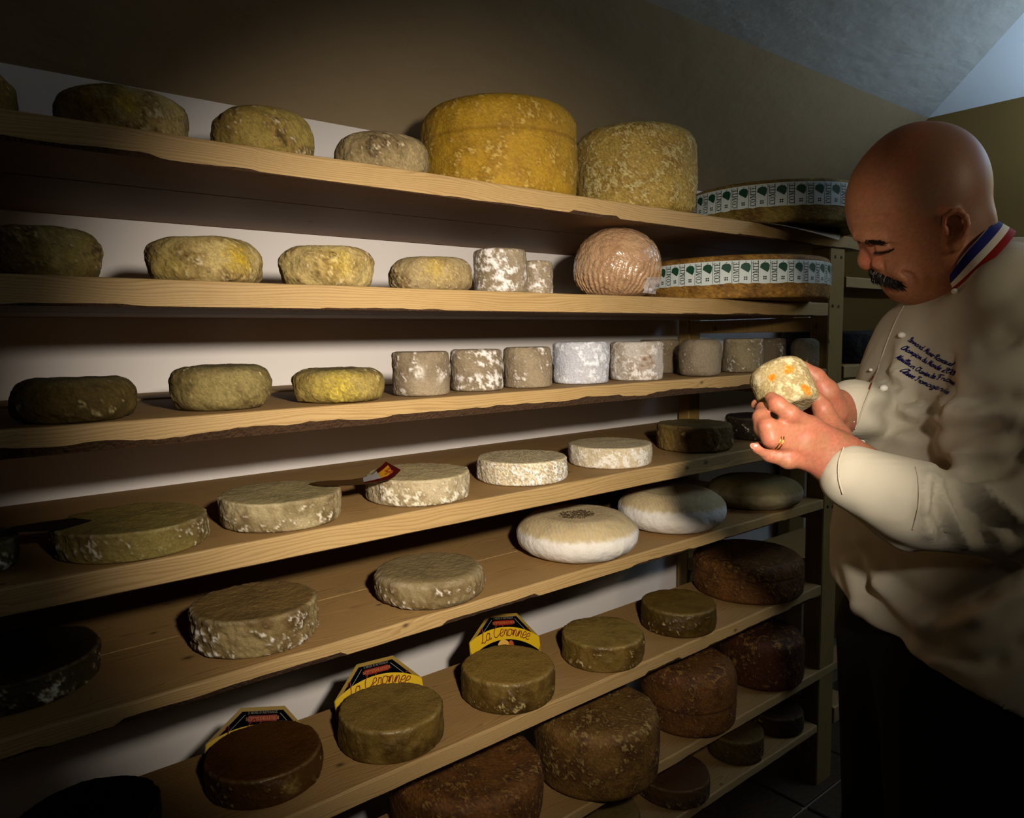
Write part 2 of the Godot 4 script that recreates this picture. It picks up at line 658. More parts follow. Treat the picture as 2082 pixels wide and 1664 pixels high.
func board(parent: Node, x0: float, x1: float, zf: float, zb: float, top: float, th: float, seed_: int, wane_lo := 0.0, wane_hi := 0.0, wane_all := 0.0) -> MeshInstance3D:
	# a sawn plank; its lower front edge keeps bits of bark (wane) that step in and out along the board
	var r := RandomNumberGenerator.new()
	r.seed = seed_
	var n := int(ceil((x1 - x0) / 0.012))
	var steps := []
	var x := x0
	var cur := r.randf_range(wane_lo, wane_hi)
	while x < x1 + 0.3:
		var l := r.randf_range(0.05, 0.34)
		steps.append([x, cur])
		cur = r.randf_range(wane_lo, wane_hi) if r.randf() < 0.65 else 0.0
		x += l
	var wood := st_new()
	var topst := st_new()
	var bark := st_new()
	var uo := r.randf() * 3.0
	var vo := r.randf()
	var prev := []
	var pu := 0.0
	var si := 0
	for i in n + 1:
		var xx := x0 + (x1 - x0) * i / n
		while si + 1 < steps.size() and steps[si + 1][0] < xx:
			si += 1
		var w: float = maxf(steps[si][1] + nB.get_noise_2d(xx * 0.15, seed_) * 0.003 * (1.0 if steps[si][1] > 0.0 else 0.3), 0.0) + wane_all + nA.get_noise_2d(xx * 0.3, seed_ * 1.3) * wane_all * 0.6 + nB.get_noise_2d(xx * 0.7, seed_ * 2.3) * wane_all * 0.10
		w = clampf(w, 0.0015, th * 0.7)
		var jz := nA.get_noise_2d(xx * 0.6, seed_ * 3.1) * 0.0012
		var jy := nA.get_noise_2d(xx * 0.3, seed_ * 5.7) * 0.0006
		var inset := w * 0.55 + nB.get_noise_2d(xx, seed_ + 50.0) * 0.002 * minf(w / 0.006, 1.0)
		var s := [Vector3(xx, top, zb), Vector3(xx, top + jy, zf - 0.0035 + jz), Vector3(xx, top + jy - 0.001, zf - 0.001 + jz), Vector3(xx, top - 0.0035, zf + jz),
			Vector3(xx, top - th + w, zf + jz), Vector3(xx, top - th, zf - maxf(inset, 0.001) + jz), Vector3(xx, top - th, zb)]
		var u := (xx - x0) / 1.4 + uo
		if i:
			for k in 6:
				var dst: SurfaceTool = topst if k == 0 else bark if k == 4 else wood
				var v0: float = [0.0, 0.9, 0.91, 0.92, 0.92 + (th - w) / 0.35, 0.5][k] + vo
				var v1: float = [(zf - zb) / 0.35, 0.91, 0.92, 0.92 + (th - w) / 0.35, 0.95 + (th - w) / 0.35, 0.5 + (zf - zb) / 0.35][k] + vo
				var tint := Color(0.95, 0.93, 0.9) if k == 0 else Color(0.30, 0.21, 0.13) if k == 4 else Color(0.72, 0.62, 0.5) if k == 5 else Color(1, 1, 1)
				dst.set_color(tint)
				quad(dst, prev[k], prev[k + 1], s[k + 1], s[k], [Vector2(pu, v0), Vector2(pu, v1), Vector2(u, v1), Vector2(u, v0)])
		if i == 0 or i == n:
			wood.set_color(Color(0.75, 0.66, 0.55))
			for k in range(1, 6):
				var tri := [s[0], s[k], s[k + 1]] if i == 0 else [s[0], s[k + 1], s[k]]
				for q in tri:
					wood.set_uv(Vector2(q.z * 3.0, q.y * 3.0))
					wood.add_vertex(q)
		if i:
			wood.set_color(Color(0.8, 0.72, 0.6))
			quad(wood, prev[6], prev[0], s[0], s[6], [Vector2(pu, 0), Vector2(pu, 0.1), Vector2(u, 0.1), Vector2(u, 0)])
		prev = s
		pu = u
	var m := ArrayMesh.new()
	for q in [[topst, M.wood_top], [wood, M.wood], [bark, M.bark]]:
		q[0].generate_normals()
		q[0].commit(m)
		m.surface_set_material(m.get_surface_count() - 1, q[1])
	return mi("board", m, null, parent)


func _rack() -> void:
	var rack := root_of("shelving_rack", Vector3.ZERO)
	tag(rack, "tall rack of rough spruce boards full of cheeses along the white wall", "shelf rack")
	var xl := -0.75
	# shelf: [level, first bay end, thickness, [board front, back] ..., wane]
	var rows := [
		[1, 2.165, 0.036, [[0.0, -0.195], [-0.2, -0.383], [-0.387, -0.552]], 0.0, 0.007, 0.0],
		[2, 1.992, 0.037, [[0.0, -0.195], [-0.2, -0.383], [-0.387, -0.552]], 0.0, 0.005, 0.0],
		[3, 1.992, 0.036, [[0.0, -0.195], [-0.2, -0.383], [-0.387, -0.552]], 0.0, 0.004, 0.011],
		[4, 1.992, 0.036, [[0.0, -0.383], [-0.388, -0.552]], 0.0, 0.0, 0.0],
		[5, 1.992, 0.027, [[0.0, -0.192], [-0.197, -0.52]], 0.0, 0.010, 0.0],
		[6, 1.992, 0.033, [[0.0, -0.267]], 0.0, 0.012, 0.0],
		[7, 2.2, 0.026, [[0.0, -0.25]], 0.0, 0.004, 0.0],
		[8, 1.992, 0.022, [[0.0, -0.25]], 0.0, 0.003, 0.0]]
	for q in rows:
		var sh := Node3D.new()
		sh.name = "shelf"
		rack.add_child(sh, true)
		var top: float = SHELF_Y[q[0]]
		var k := 0
		for b in q[3]:
			board(sh, xl + 0.01 * k, q[1] - 0.006 * k, b[0], b[1], top + (0.0 if k == 0 else [0.0, -0.002, 0.001][k]), q[2] - (0.002 if k else 0.0), q[0] * 10 + k, q[4], q[5] if k == 0 else 0.0, q[6] if k == 0 else 0.0)
			k += 1
		# cleats that carry the boards
		if q[0] != 1:
			for x in [-0.3, 2.03]:
				var st := st_new()
				box(st, Vector3(x, top - q[2] - 0.022, -0.28), Vector3(0.03, 0.04, 0.5), 0.002)
				mi("cleat", post_uv(done(st)), M.wood, sh)
	# second bay to the right of the post
	for q in [[1.51, -0.0, 0.031, 0.3], [1.2545, 0.0, 0.036, 0.5], [0.66, 0.0, 0.033, 0.3]]:
		var sh := Node3D.new()
		sh.name = "shelf"
		rack.add_child(sh, true)
		board(sh, 2.09, 2.95, q[1], q[1] - q[3], q[0], q[2], int(q[0] * 100.0))
	var sh8 := Node3D.new()
	sh8.name = "shelf"
	rack.add_child(sh8, true)
	board(sh8, 2.09, 2.2, 0.0, -0.25, 0.22, 0.05, 93)
	for q in [[2.043, -0.03, 1.587, 0.084, 0.055], [2.043, -0.51, 1.587, 0.06, 0.045], [-0.33, -0.51, 1.587, 0.084, 0.055], [2.70, -0.505, 1.7, 0.11, 0.05], [-0.5, -0.03, 1.587, 0.084, 0.055]]:
		var st := st_new()
		box(st, Vector3(q[0], q[2] / 2.0, q[1]), Vector3(q[3], q[2], q[4]), 0.003)
		var P := done(st)
		var o := mi("post", post_uv(P), M.wood, rack)
		if q[0] == 2.043 and q[1] > -0.1:
			for s in [[-0.014, 1.562], [0.02, 1.562], [-0.022, 1.425], [0.012, 1.424], [-0.02, 0.85], [0.01, 0.845]]:
				st = st_new()
				tube(st, [Vector3(q[0] + s[0], s[1], -0.0032), Vector3(q[0] + s[0], s[1], -0.0015)], 0.0048, 10)
				mi("screw", done(st), M.iron, o)


func post_uv(m: ArrayMesh) -> ArrayMesh:               # grain runs up the post
	var a := m.surface_get_arrays(0)
	var V: PackedVector3Array = a[Mesh.ARRAY_VERTEX]
	var N: PackedVector3Array = a[Mesh.ARRAY_NORMAL]
	var U := PackedVector2Array()
	var C := PackedColorArray()
	for i in V.size():
		U.append(Vector2(V[i].y / 1.4, (V[i].x if absf(N[i].z) > 0.5 else V[i].z + 0.1) / 0.35 + 0.3))
		C.append(Color(0.88, 0.86, 0.74))
	a[Mesh.ARRAY_TEX_UV] = U
	a[Mesh.ARRAY_COLOR] = C
	var r := ArrayMesh.new()
	r.add_surface_from_arrays(Mesh.PRIMITIVE_TRIANGLES, a)
	return r


# ------------------------------------------------------------------ cheeses

func profile(kind: String, R: float, H: float, step: float) -> PackedVector2Array:
	var q: Array = {"tomme": [0.06, 0.38, 0.30], "drum": [0.02, 0.1, 0.06], "disc": [0.02, 0.14, 0.12], "pillow": [0.10, 0.52, 0.42], "wheel": [0.03, 0.2, 0.12], "crot": [0.04, 0.25, 0.12], "flat": [0.05, 0.3, 0.25], "ball": [0.02, 0.6, 0.42]}[kind]
	var rt: float = minf(q[1] * H, R * 0.9)
	var rb: float = minf(q[2] * H, R * 0.9)
	if kind == "ball":
		rt = H * 0.55
		rb = H * 0.38
	var raw := []
	var nt := maxi(int((R - rt) / step * 0.6), 4)
	for i in nt:
		raw.append(Vector2((R - rt) * float(i) / nt + 0.0004, H))
	var nc := maxi(int(rt * 1.5 / step), 5)
	for i in nc + 1:
		var a := PI / 2 * i / nc
		raw.append(Vector2(R - rt * (1.0 - sin(a)), H - rt * (1.0 - cos(a))))
	var ns := maxi(int((H - rt - rb) / step), 1)
	for i in range(1, ns):
		raw.append(Vector2(R, H - rt - (H - rt - rb) * float(i) / ns))
	nc = maxi(int(rb * 1.5 / step), 5)
	for i in nc + 1:
		var a := PI / 2 * i / nc
		raw.append(Vector2(R - rb * (1.0 - cos(a)), rb * (1.0 - sin(a))))
	for i in 3:
		raw.append(Vector2((R - rb) * (2 - i) / 3.0 + 0.0004, 0.0))
	var out := PackedVector2Array()
	for p in raw:
		var y: float = p.y / H * 2.0 - 1.0
		out.append(Vector2(p.x * (1.0 - q[0] * y * y), p.y))
	return out


func cheese_mesh(kind: String, R: float, H: float, L: Dictionary, seed_: int, face: float, step := 0.0026) -> ArrayMesh:
	var pr := profile(kind, R, H, step)
	var nv := pr.size()
	var nu := clampi(int(TAU * R / step), 60, 300)
	var P := PackedVector3Array()
	var C := PackedColorArray()
	P.resize(nu * nv)
	C.resize(nu * nv)
	var off := Vector3(seed_ * 1.37, seed_ * 0.71, seed_ * 2.13)
	var base: Color = L.base
	var dark: Color = L.get("dark", base * 0.6)
	var white: Color = L.get("white", Color(0.86, 0.83, 0.77))
	var top: Color = L.get("top", base)
	var topmix: float = L.get("topmix", 0.0)
	var yel: Color = L.get("yel", Color(0.80, 0.66, 0.16))
	var a1: float = L.get("a1", 0.002)
	var a2: float = L.get("a2", 0.0008)
	var a3: float = L.get("a3", 0.0003)
	var wt: float = L.get("wt", 2.0)
	var wtop: float = L.get("wtop", 0.4)
	var dk: float = L.get("dk", 0.5)
	var db: float = L.get("db", 0.0)
	var crack: float = L.get("crack", 0.0)
	var groove: float = L.get("groove", -1.0)
	var speck: float = L.get("speck", 0.0)
	var sc: float = L.get("sc", 1.0)
	var spots: Array = L.get("spots", [])            # [angle from the camera side, height 0..1, radius, strength]
	var toplo: float = L.get("toplo", 0.55)
	var tophi: float = L.get("tophi", 0.95)
	var ribs: float = L.get("ribs", 0.0)
	var pts: Array = L.get("pts", [])
	var rim: float = L.get("rim", 0.0)
	var sag: float = L.get("sag", 0.0)
	var twist: float = L.get("twist", 0.0)
	for j in nv:
		var p := pr[j]
		var pn: Vector2 = pr[mini(j + 1, nv - 1)] - pr[maxi(j - 1, 0)]
		pn = Vector2(-pn.y, pn.x).normalized()        # outward
		var up := clampf(pn.y, 0.0, 1.0)
		var low := smoothstep(0.0, 0.12, p.y / H)
		var side := 1.0 - absf(pn.y)
		for i in nu:
			var a := TAU * i / nu
			var ca := cos(a)
			var sa := sin(a)
			var q := Vector3(p.x * ca, p.y, p.x * sa)
			var s := (q + off) * sc
			var v1 := nA.get_noise_3dv(s)
			var v2 := nB.get_noise_3dv(s)
			var v3 := nC.get_noise_3dv(s)
			var calm := 1.0 - 0.65 * smoothstep(0.6, 0.95, up)
			var d := (v1 * a1 * calm + (v2 * a2 + v3 * a3) * calm) * low
			var col := base.lerp(dark, clampf((v1 * 1.5 + v2 * 0.5 + db) * dk + dk * 0.35, 0.0, 1.0))
			if topmix > 0.0:
				col = col.lerp(top.lerp(top * 0.82, clampf(v1 + v2, 0.0, 1.0)), topmix * smoothstep(toplo, tophi, up + v2 * 0.15))
				if ribs > 0.0:
					var rb := sin((q.x * 0.85 + q.z * 0.53) * 900.0 + v1 * 5.0)
					col = col.lerp(base, clampf(rb * 0.16 + v2 * 0.5, 0.0, 0.5) * up)
					d += rb * 0.00012 * up
			if wt < 1.5:
				var wv := v1 * 0.55 + v2 * 0.7 + v3 * 0.35 - up * wtop
				col = col.lerp(white, smoothstep(wt, wt + 0.36, wv))
			if crack > 0.0:
				var ck := nK.get_noise_3d(s.x, s.y * 0.7, s.z) + 1.0
				ck = 1.0 - smoothstep(0.0, 0.10, ck + v2 * 0.06)
				ck *= smoothstep(-0.1, 0.35, v1 + v2 * 0.5)
				d -= ck * 0.0026 * crack * low
				col = col.lerp(dark * 0.5, ck * 0.75 * crack)
			for sp in spots:
				var da: float = absf(angle_difference(a, face - sp[0])) * R
				var dy: float = p.y - sp[1] * H
				var rr: float = sp[2] * (1.0 + v2 * 0.9)
				var k: float = exp(-(da * da + dy * dy) / (rr * rr))
				col = col.lerp(yel, clampf(k * sp[3] * (0.85 + v3 * 0.7), 0.0, 1.0))
			for pt in pts:
				var pk: float = (q - pt[0]).length() / pt[1] + v2 * 0.5 + v3 * 0.5
				col = col.lerp(yel, clampf(1.5 - pk, 0.0, 0.9))
			if speck > 0.0:
				col = col * (1.0 + v3 * speck * 1.6)
			if groove >= 0.0:
				var g := exp(-pow((p.y / H - groove) / 0.016, 2.0)) * side
				d -= g * 0.0022
				col = col.lerp(dark, g * 0.5)
			if rim > 0.0:                              # a light crust line round the top edge
				var g2 := smoothstep(0.2, 0.6, up) * (1.0 - smoothstep(0.75, 0.98, up))
				d += g2 * 0.0016 * rim
				col = col.lerp(white, g2 * 0.35 * rim * (0.6 + v2))
			if twist > 0.0:                            # gathered film: slanting pleats near the foot
				var ph := a * 46.0 + p.y * 130.0 + v1 * 5.0
				var pl := smoothstep(0.62, 0.2, p.y / H)
				d += sin(ph) * 0.0014 * pl * twist * low + v2 * 0.0006 * twist
				col = col.lerp(base * 0.72, clampf(-sin(ph), 0.0, 1.0) * 0.55 * pl)
			q += Vector3(pn.x * ca, pn.y, pn.x * sa) * d
			if sag > 0.0:
				q.y -= up * sag * v1 * 0.5
			q.y = maxf(q.y, 0.0)
			P[j * nu + i] = q
			col.a = 1.0
			C[j * nu + i] = col
	return grid_mesh(P, nu, nv, true, C, PackedVector2Array(), true)


func looks() -> Dictionary:
	var ochre := {"base": Color(0.80, 0.70, 0.45), "dark": Color(0.50, 0.38, 0.19), "dk": 0.75, "db": -0.12, "white": Color(0.86, 0.79, 0.66), "wt": 0.22, "wtop": 0.0, "crack": 0.9, "a1": 0.007, "a2": 0.0014, "a3": 0.0004, "speck": 0.14, "m": "rind_rough"}
	var olive: Dictionary = ochre.duplicate()
	olive.merge({"base": Color(0.58, 0.51, 0.31), "dark": Color(0.32, 0.25, 0.12), "white": Color(0.76, 0.70, 0.50), "wt": 0.3, "crack": 0.3, "top": Color(0.48, 0.42, 0.27), "topmix": 0.8}, true)
	var goat := {"base": Color(0.60, 0.53, 0.43), "dark": Color(0.40, 0.34, 0.26), "dk": 0.6, "white": Color(0.93, 0.90, 0.88), "wt": 0.05, "wtop": 0.0, "a1": 0.003, "a2": 0.0012, "a3": 0.0005, "m": "rind"}
	var disc := {"base": Color(0.58, 0.51, 0.34), "dark": Color(0.34, 0.26, 0.14), "dk": 0.7, "white": Color(0.92, 0.88, 0.79), "wt": 0.12, "wtop": 0.5, "a1": 0.005, "a2": 0.0022, "a3": 0.0008, "top": Color(0.46, 0.40, 0.24), "topmix": 0.9, "rim": 0.8, "m": "rind"}
	var pale: Dictionary = disc.duplicate()
	pale.merge({"base": Color(0.86, 0.79, 0.66), "dark": Color(0.66, 0.56, 0.40), "dk": 0.5, "wt": -0.1, "white": Color(0.97, 0.94, 0.89), "top": Color(0.78, 0.70, 0.54), "a1": 0.003, "a2": 0.0012}, true)
	var wet: Dictionary = disc.duplicate()
	wet.merge({"base": Color(0.44, 0.35, 0.17), "dark": Color(0.22, 0.15, 0.06), "wt": 0.30, "white": Color(0.80, 0.72, 0.50), "top": Color(0.52, 0.42, 0.22), "m": "rind_wax", "a1": 0.004, "a2": 0.0016}, true)
	var cloth := {"base": Color(0.92, 0.89, 0.85), "dark": Color(0.78, 0.72, 0.62), "dk": 0.25, "db": -0.2, "top": Color(0.76, 0.66, 0.47), "topmix": 0.9, "toplo": 0.3, "tophi": 0.62, "ribs": 1.0, "a1": 0.003, "a2": 0.0005, "a3": 0.0002, "m": "linen"}
	var brown := {"base": Color(0.45, 0.29, 0.12), "dark": Color(0.25, 0.14, 0.055), "dk": 0.7, "white": Color(0.58, 0.43, 0.21), "wt": 0.2, "wtop": -0.1, "a1": 0.003, "a2": 0.0010, "a3": 0.0004, "speck": 0.25, "groove": 0.55, "m": "rind_fine"}
	return {"ochre": ochre, "olive": olive, "goat": goat, "disc": disc, "pale": pale, "wet": wet, "cloth": cloth, "brown": brown}


func cheese(key: String, look: Dictionary, kind: String, level: int, X: float, z: float, R: float, H: float, called: String, label: String, group: String, over := {}) -> MeshInstance3D:
	var L := look.duplicate()
	L.merge(over, true)
	var face := atan2(EYE.z - z, EYE.x - X)
	var y: float = SHELF_Y[level] if level > 0 else 0.0
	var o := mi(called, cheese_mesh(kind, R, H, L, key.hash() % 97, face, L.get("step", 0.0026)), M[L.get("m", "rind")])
	o.position = Vector3(X, y + 0.0006, z)
	tag(o, label, "cheese", group)
	return o


func _cheeses() -> void:
	var K := looks()
	var g1 := "rough ochre cheeses on the top shelf"
	var g2 := "rough ochre cheeses on the second shelf"
	var g3 := "rough olive cheeses on the third shelf"
	var gd := "small upright goat cheeses on the third shelf"
	var g4 := "flat round cheeses on the fourth shelf"
	var g5 := "round cheeses on the fifth shelf"
	var g6 := "flat brown cheeses on the sixth shelf"
	var g7 := "large brown wheels on the seventh shelf"
	var g8 := "small dark cheeses on the lowest shelf"
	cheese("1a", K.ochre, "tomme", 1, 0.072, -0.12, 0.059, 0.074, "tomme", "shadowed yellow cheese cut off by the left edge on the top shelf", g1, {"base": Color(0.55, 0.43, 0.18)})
	cheese("1b", K.ochre, "tomme", 1, 0.258, -0.13, 0.084, 0.072, "tomme", "widest flat ochre cheese on the top shelf, with one bright yellow spot", g1, {"spots": [[0.05, 0.62, 0.016, 0.9], [-0.55, 0.7, 0.02, 0.5]]})
	cheese("1c", K.ochre, "tomme", 1, 0.455, -0.12, 0.078, 0.081, "tomme", "greenish yellow lumpy cheese on the top shelf left of the small grey one", g1, {"base": Color(0.68, 0.58, 0.30)})
	cheese("1d", K.ochre, "tomme", 1, 0.659, -0.11, 0.08, 0.072, "tomme", "small grey cracked cheese touching the big yellow wheel", g1, {"base": Color(0.66, 0.57, 0.40), "dark": Color(0.40, 0.32, 0.20), "wt": 0.25})
	cheese("1e", K.brown, "wheel", 1, 0.986, -0.195, 0.163, 0.193, "tall_cheese", "big tall golden yellow wheel with a line round its side on the top shelf", "", {"base": Color(0.74, 0.57, 0.15), "dark": Color(0.52, 0.37, 0.08), "dk": 0.5, "white": Color(0.82, 0.68, 0.36), "wt": 0.22, "groove": 0.63, "speck": 0.12, "a1": 0.003})
	cheese("1f", K.brown, "wheel", 1, 1.352, -0.145, 0.143, 0.196, "tall_cheese", "tall pale speckled wheel between the golden wheel and the banded flat wheel", "", {"base": Color(0.72, 0.60, 0.30), "dark": Color(0.50, 0.36, 0.14), "dk": 0.6, "white": Color(0.80, 0.72, 0.48), "wt": 0.0, "groove": -1.0, "speck": 0.22, "a1": 0.005})
	var c1 := cheese("1g", K.brown, "drum", 1, 1.871, -0.1, 0.237, 0.105, "banded_cheese", "flat wide wheel with a green printed band on the top shelf beside the man's head", "flat wide wheels with green printed bands", {"base": Color(0.62, 0.52, 0.24), "dark": Color(0.38, 0.28, 0.10), "wt": 0.25, "groove": -1.0, "a1": 0.001, "a2": 0.0006})
	cheese("2a", K.ochre, "tomme", 2, 0.145, -0.11, 0.071, 0.067, "tomme", "greenish wrinkled cheese at the left end of the second shelf", g2, {"base": Color(0.66, 0.58, 0.33)})
	cheese("2b", K.ochre, "tomme", 2, 0.357, -0.12, 0.081, 0.069, "tomme", "yellow cheese on the second shelf with a bright yellow patch on its right", g2, {"spots": [[0.62, 0.5, 0.018, 0.9], [-0.7, 0.3, 0.03, 0.3]]})
	cheese("2c", K.ochre, "tomme", 2, 0.55, -0.11, 0.076, 0.068, "tomme", "yellow cheese with an upright crack on the second shelf, third from the left", g2, {"spots": [[0.25, 0.55, 0.02, 0.5]]})
	cheese("2d", K.ochre, "tomme", 2, 0.749, -0.1, 0.076, 0.061, "tomme", "flattest beige cheese on the second shelf beside the white mottled pieces", g2, {"base": Color(0.68, 0.59, 0.42), "wt": 0.2, "spots": [[0.1, 0.6, 0.02, 0.4]]})
	cheese("2e", K.goat, "drum", 2, 0.886, -0.07, 0.051, 0.082, "goat_cheese", "taller of the two wrapped mottled white pieces on the second shelf", "mottled upright pieces on the second shelf", {"m": "rind_wax", "wt": 0.02})
	cheese("2f", K.goat, "drum", 2, 0.988, -0.085, 0.035, 0.067, "goat_cheese", "shorter mottled white piece half behind the taller one on the second shelf", "mottled upright pieces on the second shelf", {"m": "rind_wax", "wt": 0.02})
	var c2 := cheese("2h", K.brown, "drum", 2, 1.693, -0.1, 0.233, 0.101, "banded_cheese", "flat wide wheel with a green printed band on the second shelf behind the wrapped ball", "flat wide wheels with green printed bands", {"base": Color(0.66, 0.48, 0.20), "dark": Color(0.40, 0.26, 0.08), "wt": 0.16, "groove": -1.0, "a1": 0.001, "a2": 0.0006})
	_band(c1, 0.237, 0.105, 0.36, 0.90)
	_band(c2, 0.233, 0.101, 0.33, 0.86)
	cheese("3a", K.olive, "tomme", 3, 0.163, -0.065, 0.072, 0.055, "tomme", "dark olive cheese at the left end of the third shelf", g3, {"base": Color(0.44, 0.36, 0.17)})
	cheese("3b", K.olive, "tomme", 3, 0.361, -0.09, 0.073, 0.064, "tomme", "olive grey cheese on the third shelf, middle of the three rough ones", g3, {})
	cheese("3c", K.olive, "tomme", 3, 0.547, -0.074, 0.073, 0.053, "tomme", "pale cheese with a sulphur yellow front beside the upright pieces on the third shelf", g3, {"base": Color(0.64, 0.55, 0.30), "dark": Color(0.40, 0.32, 0.14), "spots": [[-0.05, 0.4, 0.034, 0.7]], "yel": Color(0.80, 0.70, 0.24)})
	cheese("3d", K.goat, "drum", 3, 0.708, -0.079, 0.051, 0.077, "goat_cheese", "first upright piece from the left on the third shelf, grey brown with one white spot", gd, {"wt": 0.30, "yel": Color(0.9, 0.87, 0.83), "spots": [[-0.05, 0.55, 0.011, 0.9], [0.75, 0.4, 0.01, 0.8]]})
	cheese("3e", K.goat, "drum", 3, 0.843, -0.094, 0.05, 0.078, "goat_cheese", "upright grey piece with many white mould blotches between two browner ones", gd, {"wt": 0.12})
	cheese("3f", K.goat, "drum", 3, 0.965, -0.086, 0.049, 0.08, "goat_cheese", "upright brownish piece with white streaks touching the left of the whitest one", gd, {"wt": 0.17})
	cheese("3g", K.goat, "drum", 3, 1.123, -0.094, 0.06, 0.088, "goat_cheese", "whitest upright piece, bluish white all over, in the middle of the third shelf", gd, {"base": Color(0.80, 0.80, 0.84), "dark": Color(0.66, 0.62, 0.58), "dk": 0.5, "wt": 0.0, "white": Color(0.96, 0.97, 1.0)})
	cheese("3h", K.goat, "drum", 3, 1.284, -0.078, 0.06, 0.086, "goat_cheese", "white upright piece with rusty specks right of the whitest one", gd, {"base": Color(0.78, 0.74, 0.70), "dark": Color(0.50, 0.40, 0.30), "wt": 0.02, "yel": Color(0.42, 0.26, 0.12), "spots": [[0.3, 0.55, 0.005, 0.8], [0.42, 0.42, 0.004, 0.8], [0.52, 0.6, 0.004, 0.8], [0.2, 0.38, 0.004, 0.7], [0.6, 0.45, 0.005, 0.6]]})
	cheese("3i", K.goat, "drum", 3, 1.555, -0.236, 0.054, 0.088, "goat_cheese", "grey upright piece standing behind the rusty specked white one", gd, {"base": Color(0.50, 0.44, 0.35), "wt": 0.4})
	cheese("3j", K.goat, "crot", 3, 1.497, -0.061, 0.051, 0.089, "goat_cheese", "smooth plain grey upright piece, left of the one with a dark ringed top", gd, {"base": Color(0.56, 0.50, 0.42), "wt": 0.42})
	cheese("3k", K.goat, "drum", 3, 1.716, -0.087, 0.052, 0.088, "goat_cheese", "upright pale piece with a dark ring on its top, behind the cheese in the hands", gd, {"base": Color(0.60, 0.54, 0.42), "wt": 0.22, "rim": 0.6})
	cheese("3l", K.goat, "drum", 3, 1.945, -0.15, 0.047, 0.086, "goat_cheese", "second upright piece from the post on the third shelf, with a pale patch", gd, {"base": Color(0.50, 0.44, 0.35), "wt": 0.28})
	cheese("3m", K.goat, "crot", 3, 1.955, -0.045, 0.038, 0.085, "goat_cheese", "darkest grey upright piece, next to the post on the third shelf", gd, {"base": Color(0.42, 0.39, 0.32), "wt": 0.38})
	cheese("4a", K.disc, "disc", 4, 0.017, -0.126, 0.079, 0.038, "flat_cheese", "dark flat cheese at the left edge of the fourth shelf", g4, {"base": Color(0.30, 0.27, 0.14)})
	cheese("4b", K.disc, "disc", 4, 0.23, -0.1, 0.1, 0.04, "flat_cheese", "olive green flat cheese with white mould spots on its side, fourth shelf", g4, {"base": Color(0.56, 0.49, 0.26), "wt": 0.14, "top": Color(0.54, 0.46, 0.22)})
	cheese("4c", K.disc, "disc", 4, 0.45, -0.102, 0.095, 0.046, "flat_cheese", "beige flat cheese under the pointed end of the red card, fourth shelf", g4, {"base": Color(0.70, 0.63, 0.47), "wt": 0.2, "top": Color(0.62, 0.55, 0.37)})
	cheese("4d", K.disc, "disc", 4, 0.707, -0.097, 0.094, 0.047, "flat_cheese", "grey and white blotched flat cheese under the red end of the card, fourth shelf", g4, {"base": Color(0.74, 0.67, 0.53), "wt": 0.0, "top": Color(0.70, 0.62, 0.45)})
	cheese("4e", K.pale, "disc", 4, 0.959, -0.101, 0.093, 0.046, "flat_cheese", "cream pink flat cheese with a finely speckled side in the middle of the fourth shelf", g4, {"speck": 0.3})
	cheese("4f", K.pale, "disc", 4, 1.226, -0.106, 0.095, 0.046, "flat_cheese", "palest flat cheese left of the tall olive one on the fourth shelf", g4, {})
	cheese("4g", K.disc, "disc", 4, 1.539, -0.109, 0.094, 0.065, "flat_cheese", "tall olive brown flat cheese left of the man's hands on the fourth shelf", g4, {"base": Color(0.50, 0.40, 0.20), "dark": Color(0.28, 0.20, 0.09), "wt": 0.24, "white": Color(0.78, 0.70, 0.46)})
	cheese("4h", K.disc, "disc", 4, 1.834, -0.105, 0.095, 0.062, "flat_cheese", "dark flat cheese behind the man's fingers at the end of the fourth shelf", g4, {"base": Color(0.16, 0.11, 0.05), "dark": Color(0.08, 0.05, 0.02), "top": Color(0.14, 0.10, 0.05)})
	cheese("5a", K.disc, "disc", 5, 0.079, -0.169, 0.11, 0.042, "flat_cheese", "dark cheese with white side mould at the left edge of the fifth shelf", g5, {"base": Color(0.28, 0.24, 0.12), "wt": 0.1, "top": Color(0.22, 0.15, 0.07)})
	cheese("5b", K.pale, "disc", 5, 0.402, -0.11, 0.097, 0.06, "flat_cheese", "cheese with a smooth brown top and a very rough pale side on the fifth shelf", g5, {"base": Color(0.62, 0.54, 0.36), "dark": Color(0.36, 0.27, 0.13), "dk": 0.9, "wt": 0.12, "wtop": 0.9, "top": Color(0.48, 0.37, 0.18), "a1": 0.006, "a2": 0.004, "a3": 0.0014, "m": "rind_rough"})
	cheese("5c", K.pale, "flat", 5, 0.723, -0.092, 0.102, 0.052, "flat_cheese", "plain beige cheese with a flat dusty top left of the first white cloth cheese", g5, {"base": Color(0.58, 0.50, 0.35), "dark": Color(0.38, 0.29, 0.15), "dk": 0.7, "wt": 0.22, "wtop": 0.9, "top": Color(0.54, 0.46, 0.30), "a2": 0.003, "a3": 0.001, "m": "rind_rough"})
	cheese("5d", K.cloth, "pillow", 5, 1.118, -0.104, 0.135, 0.086, "cloth_cheese", "round white cheese with a tan top and a dark worn patch on it", g5, {"yel": Color(0.45, 0.36, 0.22)})
	cheese("5e", K.cloth, "pillow", 5, 1.45, -0.108, 0.133, 0.092, "cloth_cheese", "smooth round white cheese with a lightly ribbed tan top, middle of the three", g5, {})
	cheese("5f", K.cloth, "pillow", 5, 1.815, -0.108, 0.13, 0.072, "cloth_cheese", "greyer round cloth cheese in shade next to the post on the fifth shelf", g5, {"base": Color(0.56, 0.51, 0.38), "top": Color(0.50, 0.43, 0.26)})
